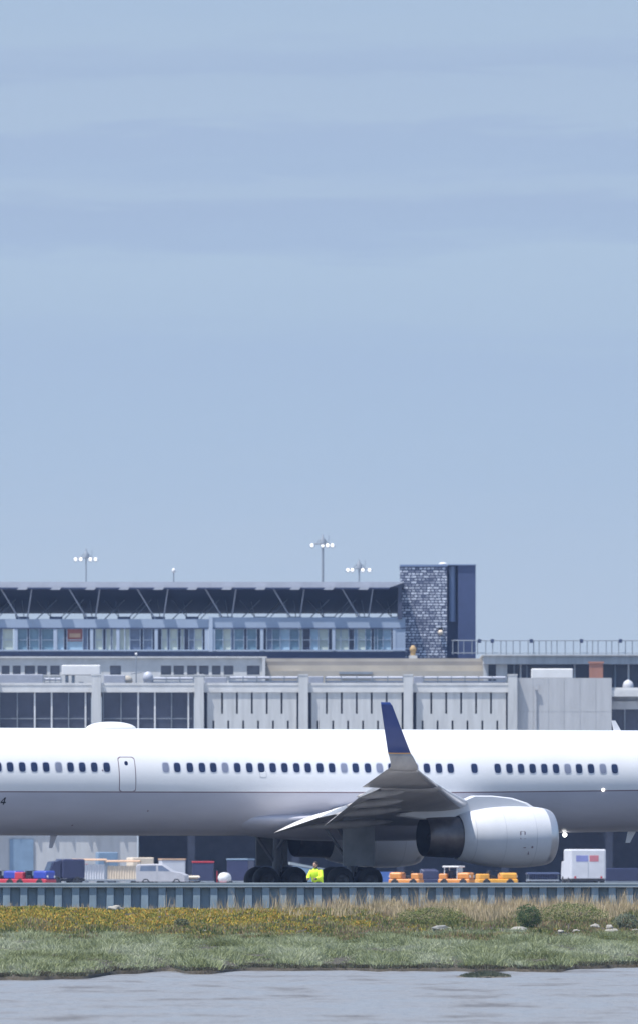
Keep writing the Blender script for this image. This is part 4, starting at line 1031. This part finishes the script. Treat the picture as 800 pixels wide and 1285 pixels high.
crate(775, 1000, 2.6, 1.3, 'navy_body', 'low dark freight container at the right edge right of the white box truck')
def van(px, D, m, label, yaw, L=3.5, W=1.7, H=1.6):
    t = thing('white_van', label, 'van', at(px, D), yaw)
    prof = [(-L / 2, .35), (L / 2, .35), (L / 2, .80), (L * .40, .98), (L * .22, 1.08), (L * .02, H - .04), (-L * .1, H), (-L / 2 + .1, H - .03), (-L / 2, H - .2)]
    b = MB(); loops = []
    for y, sc in ((-W / 2, .93), (-W / 2 + .1, 1), (W / 2 - .1, 1), (W / 2, .93)): loops.append([(x * (1 - (1 - sc) * .4), y, .8 + (z - .8) * sc) for x, z in prof])
    b.loft(loops, [0] * len(prof), smooth=False); b.build('body', m, t)
    b = MB(); b.extrude([(L * .20, 1.09), (L * .03, H - .12), (-L * .05, H - .12), (-L * .05, 1.09)], 'y', -W / 2 - .004, -W / 2 + .03); b.extrude([(-L * .09, 1.09), (-L * .09, H - .12), (-L * .4, H - .14), (-L * .42, 1.09)], 'y', -W / 2 - .004, -W / 2 + .03); b.build('side_window', 'pane_slate', t)
    b = MB(); b.box(-L * .07 - .01, -L * .07 + .01, -W / 2 - .004, -W / 2 + .03, .45, 1.05); b.build('door_seam', 'steel_grey', t)
    for y in (-.6, .6): b = MB(); b.ellipsoid((L / 2 - .02, y, .72), (.05, .14, .08), 12, 8); b.build('headlight', 'white_flat', t)
    wheels(t, (-L * .3, L * .32), W / 2 - .1, .31, .2)
van(204, 945, 'dull_grey', 'pale grey van with a sloping bonnet beside the tan canopied cart', R(-8))
cart(240, 950, 'cream', 'cream', 'low cream cart in front of the pale grey van', R(10), 1.0, 1.0, .75)
t = thing('water_tank_trailer', 'round white tank on a small red wheeled frame below the rear fuselage', 'trailer', at(282, 940), R(80)); b = MB()
b.lathe([(-.75, .01), (-.72, .2), (-.62, .36), (-.5, .38), (.5, .38), (.62, .36), (.72, .2), (.75, .01)], (0, 0, .62), 'x', 24); b.build('tank', 'white_flat', t)
b = MB(); b.box(-.8, .8, -.3, .3, .2, .27); b.tube((.8, 0, .25), (1.5, 0, .2), .03, .03, 6); b.tube((-.6, .42, .3), (-.6, .42, 1.1), .03, .03, 6); b.build('frame', 'tug_red', t); wheels(t, (-.35, .35), .42, .2, .12)
def belt_loader(px, D, label, yaw):
    t = thing('belt_loader', label, 'belt loader', at(px, D), yaw)
    b = MB(); b.bbox(-1.6, 1.6, -.75, .75, .3, .72, .08); b.build('chassis', 'slate_blue', t)
    b = MB(); b.extrude([(-1.9, 1.55), (2.0, .85), (2.0, .98), (-1.9, 1.72)], 'y', -.5, .5); b.build('conveyor', 'rubber_belt', t)
    b = MB(); b.extrude([(-1.7, .72), (.4, .72), (.4, 1.08), (-1.7, 1.46)], 'y', -.62, -.56); b.build('side_panel', 'slate_blue', t)
    b = MB(); b.bbox(.5, 1.2, -.72, -.2, .721, 1.0, .05); b.build('seat', 'black', t)
    wheels(t, (-1.05, 1.05), .65, .3, .2)
belt_loader(398, 915, 'blue grey belt loader sloping down to the right behind the landing gear', R(6))
tug(509, 935, 'orange', 'orange', 'orange tractor right of the small blue container', R(165), 2.2, H=1.02)
tug(572, 938, 'orange', 'orange', 'orange tractor with a white cab roof below the engine', R(-18), 2.3, H=1.0, cab='white_flat')
tug(622, 940, 'amber', 'amber', 'bright amber tractor right of the one with the white cab roof', R(12), 2.8, H=.98)
t = thing('cargo_container', 'small blue container on a low dolly left of the orange tractor', 'container', at(482, 945), R(10)); b = MB()
b.extrude([(-.45, .35), (.35, .35), (.55, .55), (.55, 1.05), (-.45, 1.05)], 'y', -.6, .6); b.build('body', 'blue_mid', t); b = MB(); b.box(-.6, .6, -.7, .7, .24, .347); b.build('dolly', 'steel_grey', t); wheels(t, (-.4, .4), .6, .12, .1)
tug(538, 960, 'navy_body', 'navy_body', 'dark navy tractor between two orange tractors', R(95), 2.4, W=1.3, H=1.25)
cart(680, 950, 'navy_body', 'navy_body', 'dark navy covered cart left of the white box truck', R(5), 2.2, 1.4, .98)

# ------------------------------------------------------------------ person in the high visibility jacket
def person(px, D):
    root = thing('person', 'person in a yellow high visibility jacket squatting between the landing gears', 'person', (wx(px, D), D, 0), R(245))
    def skin(name, verts, edges, rad, m, sub=2):
        me = bpy.data.meshes.new(name); me.from_pydata(verts, edges, []); o = bpy.data.objects.new(name, me); C.objects.link(o); o.parent = root; me.materials.append(M[m])
        md = o.modifiers.new('skin', 'SKIN'); 
        for i, r in enumerate(rad): me.skin_vertices[0].data[i].radius = (r, r) if not isinstance(r, tuple) else r
        me.skin_vertices[0].data[0].use_root = True
        for p in me.polygons: p.use_smooth = True
        md.use_smooth_shade = True
        s = o.modifiers.new('subsurf', 'SUBSURF'); s.levels = sub; s.render_levels = sub; return o
    # x forward, y left
    V = [(-.12, 0, .36), (-.08, 0, .55), (-.02, 0, .74), (.02, 0, .86), (.04, 0, .93), (.07, 0, 1.03), (.075, 0, 1.12)]; E = [(i, i + 1) for i in range(6)]; Rr = [.15, .15, .165, .14, .055, .085, .08]
    for sy in (-1, 1):
        n = len(V); V += [(.0, sy * .19, .85), (.12, sy * .25, .62), (.33, sy * .16, .56), (.40, sy * .14, .555)]; E += [(3, n), (n, n + 1), (n + 1, n + 2), (n + 2, n + 3)]; Rr += [.07, .05, .036, .03]
        n = len(V); V += [(-.10, sy * .10, .34), (.27, sy * .17, .42), (.10, sy * .17, .09), (.30, sy * .19, .05)]; E += [(0, n), (n, n + 1), (n + 1, n + 2), (n + 2, n + 3)]; Rr += [.10, .075, .05, .04]
    if not hasattr(bpy.types, 'MeshSkinVertexLayer'): return
    me = bpy.data.meshes.new('body'); me.from_pydata(V, E, []); o = bpy.data.objects.new('body', me); C.objects.link(o); o.parent = root
    me.skin_vertices and None
    md = o.modifiers.new('skin', 'SKIN'); md.use_smooth_shade = True
    if not me.skin_vertices:
        me.attributes
    if me.skin_vertices:
        for i, r in enumerate(Rr): me.skin_vertices[0].data[i].radius = (r, r)
        me.skin_vertices[0].data[0].use_root = True
    s = o.modifiers.new('subsurf', 'SUBSURF'); s.levels = 2; s.render_levels = 2
    me.materials.append(M['trouser'])
    # jacket over the torso with sleeves
    j = MB(); loops = []
    for (x, z, a, b) in ((-.14, .40, .175, .20), (-.11, .50, .18, .205), (-.06, .64, .185, .215), (-.02, .76, .18, .22), (.01, .85, .15, .20), (.03, .91, .09, .12), (.035, .935, .075, .085)):
        loops.append([(x + a * math.cos(t), b * math.sin(t), z) for t in [2 * math.pi * i / 20 for i in range(20)]])
    j.loft(loops, [0] * 20)
    for sy in (-1, 1):
        j.tube((.0, sy * .16, .84), (.12, sy * .255, .62), .095, .075, 12); j.tube((.11, sy * .25, .63), (.31, sy * .165, .565), .07, .052, 12)
    j.build('jacket', 'hivis', root)
    h = MB(); h.ellipsoid((.07, 0, 1.06), (.10, .078, .118), 18, 14); h.ellipsoid((.17, 0, 1.045), (.022, .016, .026), 8, 6)
    for sy in (-1, 1): h.ellipsoid((.065, sy * .08, 1.055), (.02, .012, .032), 8, 6); h.ellipsoid((.155, sy * .032, 1.075), (.012, .014, .01), 8, 6, 1)
    h.box(.155, .168, -.025, .025, 1.0, 1.008, 1); h.build('head', ['skin', 'hair'], root)
    h = MB(); h.ellipsoid((.05, 0, 1.095), (.108, .086, .095), 18, 12); h.build('hair', 'hair', root)
    for sy in (-1, 1):
        p = MB(); p.ellipsoid((.41, sy * .14, .555), (.05, .022, .04), 10, 8)
        for k in range(4): p.tube((.44, sy * .14, .58 - .018 * k), (.495 - .008 * abs(k - 1), sy * .135, .572 - .02 * k), .010, .008, 6)
        p.tube((.40, sy * .13, .585), (.45, sy * .115, .61), .011, .009, 6); p.build('hand', 'skin', root)
    return root
person(396.5, 482)

# ------------------------------------------------------------------ sky, sun, camera
SUN_EL, SUN_AZ = R(69), math.atan2(-.83, -.56)
w = bpy.data.worlds.new('World'); bpy.context.scene.world = w; w.use_nodes = True
nt = w.node_tree; L = nt.links; bg = nt.nodes['Background']
STR = .11; bg.inputs['Strength'].default_value = STR
sky = nt.nodes.new('ShaderNodeTexSky'); sky.sky_type = 'NISHITA'; sky.sun_disc = False; sky.sun_elevation = SUN_EL; sky.sun_rotation = SUN_AZ
sky.air_density = 1.2; sky.dust_density = .6; sky.ozone_density = 2.0
tc = nt.nodes.new('ShaderNodeTexCoord'); sp = nt.nodes.new('ShaderNodeSeparateXYZ'); L.new(tc.outputs['Generated'], sp.inputs[0])
mp = nt.nodes.new('ShaderNodeMapping'); mp.inputs['Scale'].default_value = (26, 26, 170); L.new(tc.outputs['Generated'], mp.inputs['Vector'])
n1 = nt.nodes.new('ShaderNodeTexNoise'); n1.inputs['Scale'].default_value = 1.0; n1.inputs['Detail'].default_value = 4; n1.inputs['Roughness'].default_value = .5; L.new(mp.outputs[0], n1.inputs['Vector'])
# stratus bands over the horizon: colour by height, the bands pushed up and down by noise
ad = nt.nodes.new('ShaderNodeMath'); ad.operation = 'MULTIPLY_ADD'; ad.inputs[1].default_value = .006; L.new(n1.outputs['Fac'], ad.inputs[0]); L.new(sp.outputs['Z'], ad.inputs[2])
mr = nt.nodes.new('ShaderNodeMapRange'); mr.inputs[1].default_value = .003; mr.inputs[2].default_value = .003 + 1090 / F; mr.clamp = True; L.new(ad.outputs[0], mr.inputs[0])
mp3 = nt.nodes.new('ShaderNodeMapping'); mp3.inputs['Scale'].default_value = (75, 75, 800); mp3.inputs['Rotation'].default_value = (0, R(-1.2), 0); L.new(tc.outputs['Generated'], mp3.inputs['Vector'])
n3 = nt.nodes.new('ShaderNodeTexNoise'); n3.inputs['Scale'].default_value = 1.0; n3.inputs['Detail'].default_value = 7; n3.inputs['Roughness'].default_value = .6; n3.inputs['Distortion'].default_value = .5; L.new(mp3.outputs[0], n3.inputs['Vector'])
ad3 = nt.nodes.new('ShaderNodeMath'); ad3.operation = 'MULTIPLY_ADD'; ad3.inputs[1].default_value = .0042; L.new(n3.outputs['Fac'], ad3.inputs[0]); L.new(ad.outputs[0], ad3.inputs[2])
sb = nt.nodes.new('ShaderNodeMath'); sb.operation = 'SUBTRACT'; sb.inputs[1].default_value = .0021; L.new(ad3.outputs[0], sb.inputs[0]); L.new(sb.outputs[0], mr.inputs[0])
cr = nt.nodes.new('ShaderNodeValToRGB'); L.new(mr.outputs[0], cr.inputs['Fac'])
EXPO = .62
def lin(c): return tuple(((v / 255 + .055) / 1.055) ** 2.4 if v > 10 else v / 255 / 12.92 for v in c)
HI, LO, HZ = (177, 197, 223), (166, 186, 219), (187, 200, 222)
MID = (172, 192, 221)
stops = [(0, HZ), ((1090 - 700) / 1090, (181, 197, 222)), ((1090 - 560) / 1090, MID), ((1090 - 440) / 1090, (169, 189, 220)), ((1090 - 400) / 1090, (174, 194, 221)), ((1090 - 325) / 1090, HI), ((1090 - 300) / 1090, LO), ((1090 - 255) / 1090, (164, 183, 217)), ((1090 - 235) / 1090, (174, 193, 221)), ((1090 - 220) / 1090, (172, 191, 221)),
         ((1090 - 205) / 1090, LO), ((1090 - 170) / 1090, (165, 184, 218)), ((1090 - 155) / 1090, (174, 193, 221)), ((1090 - 105) / 1090, (172, 191, 220)), ((1090 - 90) / 1090, (165, 184, 217)), ((1090 - 65) / 1090, (168, 187, 219)), ((1090 - 45) / 1090, (173, 193, 221)), (1, (170, 191, 221))]
els = cr.color_ramp.elements
while len(els) < len(stops): els.new(.5)
for e, (p, c) in zip(els, stops): c = tuple(a_ + .35 * (b_ - a_) for a_, b_ in zip(c, (172, 192, 220))) if p > .35 else c; c = (c[0] + .5, c[1] + 1.5, c[2] - 2.5); e.position = p; e.color = (*lin(c), 1)
sc_ = nt.nodes.new('ShaderNodeVectorMath'); sc_.operation = 'SCALE'; sc_.inputs['Scale'].default_value = 1 / (STR * 2 ** EXPO); L.new(cr.outputs['Color'], sc_.inputs[0])
mx = nt.nodes.new('ShaderNodeMix'); mx.data_type = 'RGBA'
bl = nt.nodes.new('ShaderNodeMapRange'); bl.interpolation_type = 'SMOOTHSTEP'; bl.inputs[1].default_value = .07; bl.inputs[2].default_value = .30; L.new(sp.outputs['Z'], bl.inputs[0])
L.new(bl.outputs[0], mx.inputs['Factor']); L.new(sc_.outputs[0], mx.inputs['A']); L.new(sky.outputs[0], mx.inputs['B']); L.new(mx.outputs['Result'], bg.inputs['Color'])
sd = bpy.data.lights.new('sun', 'SUN'); sd.energy = 4.2; sd.angle = R(.5); sd.color = (1, .965, .92)
so = bpy.data.objects.new('sun', sd); C.objects.link(so)
dvec = Vector((math.sin(SUN_AZ) * math.cos(SUN_EL), math.cos(SUN_AZ) * math.cos(SUN_EL), math.sin(SUN_EL)))
so.rotation_euler = (-dvec).to_track_quat('-Z', 'Y').to_euler(); so.location = (0, 400, 200)

HAZE = .00007
if HAZE:
    m = bpy.data.materials.new('haze'); m.use_nodes = True; nt = m.node_tree
    nt.nodes.remove(nt.nodes['Principled BSDF']); v = nt.nodes.new('ShaderNodeVolumePrincipled'); v.inputs['Density'].default_value = HAZE; v.inputs['Color'].default_value = (.40, .58, 1, 1)
    nt.links.new(v.outputs[0], nt.nodes['Material Output'].inputs['Volume'])
    o = MB().box(-400, 400, -60, 1500, -4, 60).build('haze', [m]); o['kind'] = 'stuff'; o['label'] = 'thin blue summer haze over the airfield'; o['category'] = 'haze'

cam = bpy.data.cameras.new('camera'); co = bpy.data.objects.new('camera', cam); C.objects.link(co); bpy.context.scene.camera = co
cam.sensor_fit = 'HORIZONTAL'; cam.sensor_width = 36; cam.lens = F / 800 * 36; cam.clip_start = 1; cam.clip_end = 20000
cam.dof.use_dof = True; cam.dof.focus_distance = 466; cam.dof.aperture_fstop = 8.0
co.location = (0, 0, ZC); co.rotation_euler = (math.pi / 2 + math.atan((HOR - 642.5) / F), 0, 0)
sc = bpy.context.scene
sc.view_settings.view_transform = 'Standard'; sc.view_settings.look = 'None'; sc.view_settings.gamma = 1; sc.view_settings.exposure = EXPO; sc.view_settings.use_curve_mapping = False
sc.render.engine = 'CYCLES'; sc.cycles.use_denoising = True; sc.cycles.max_bounces = 6
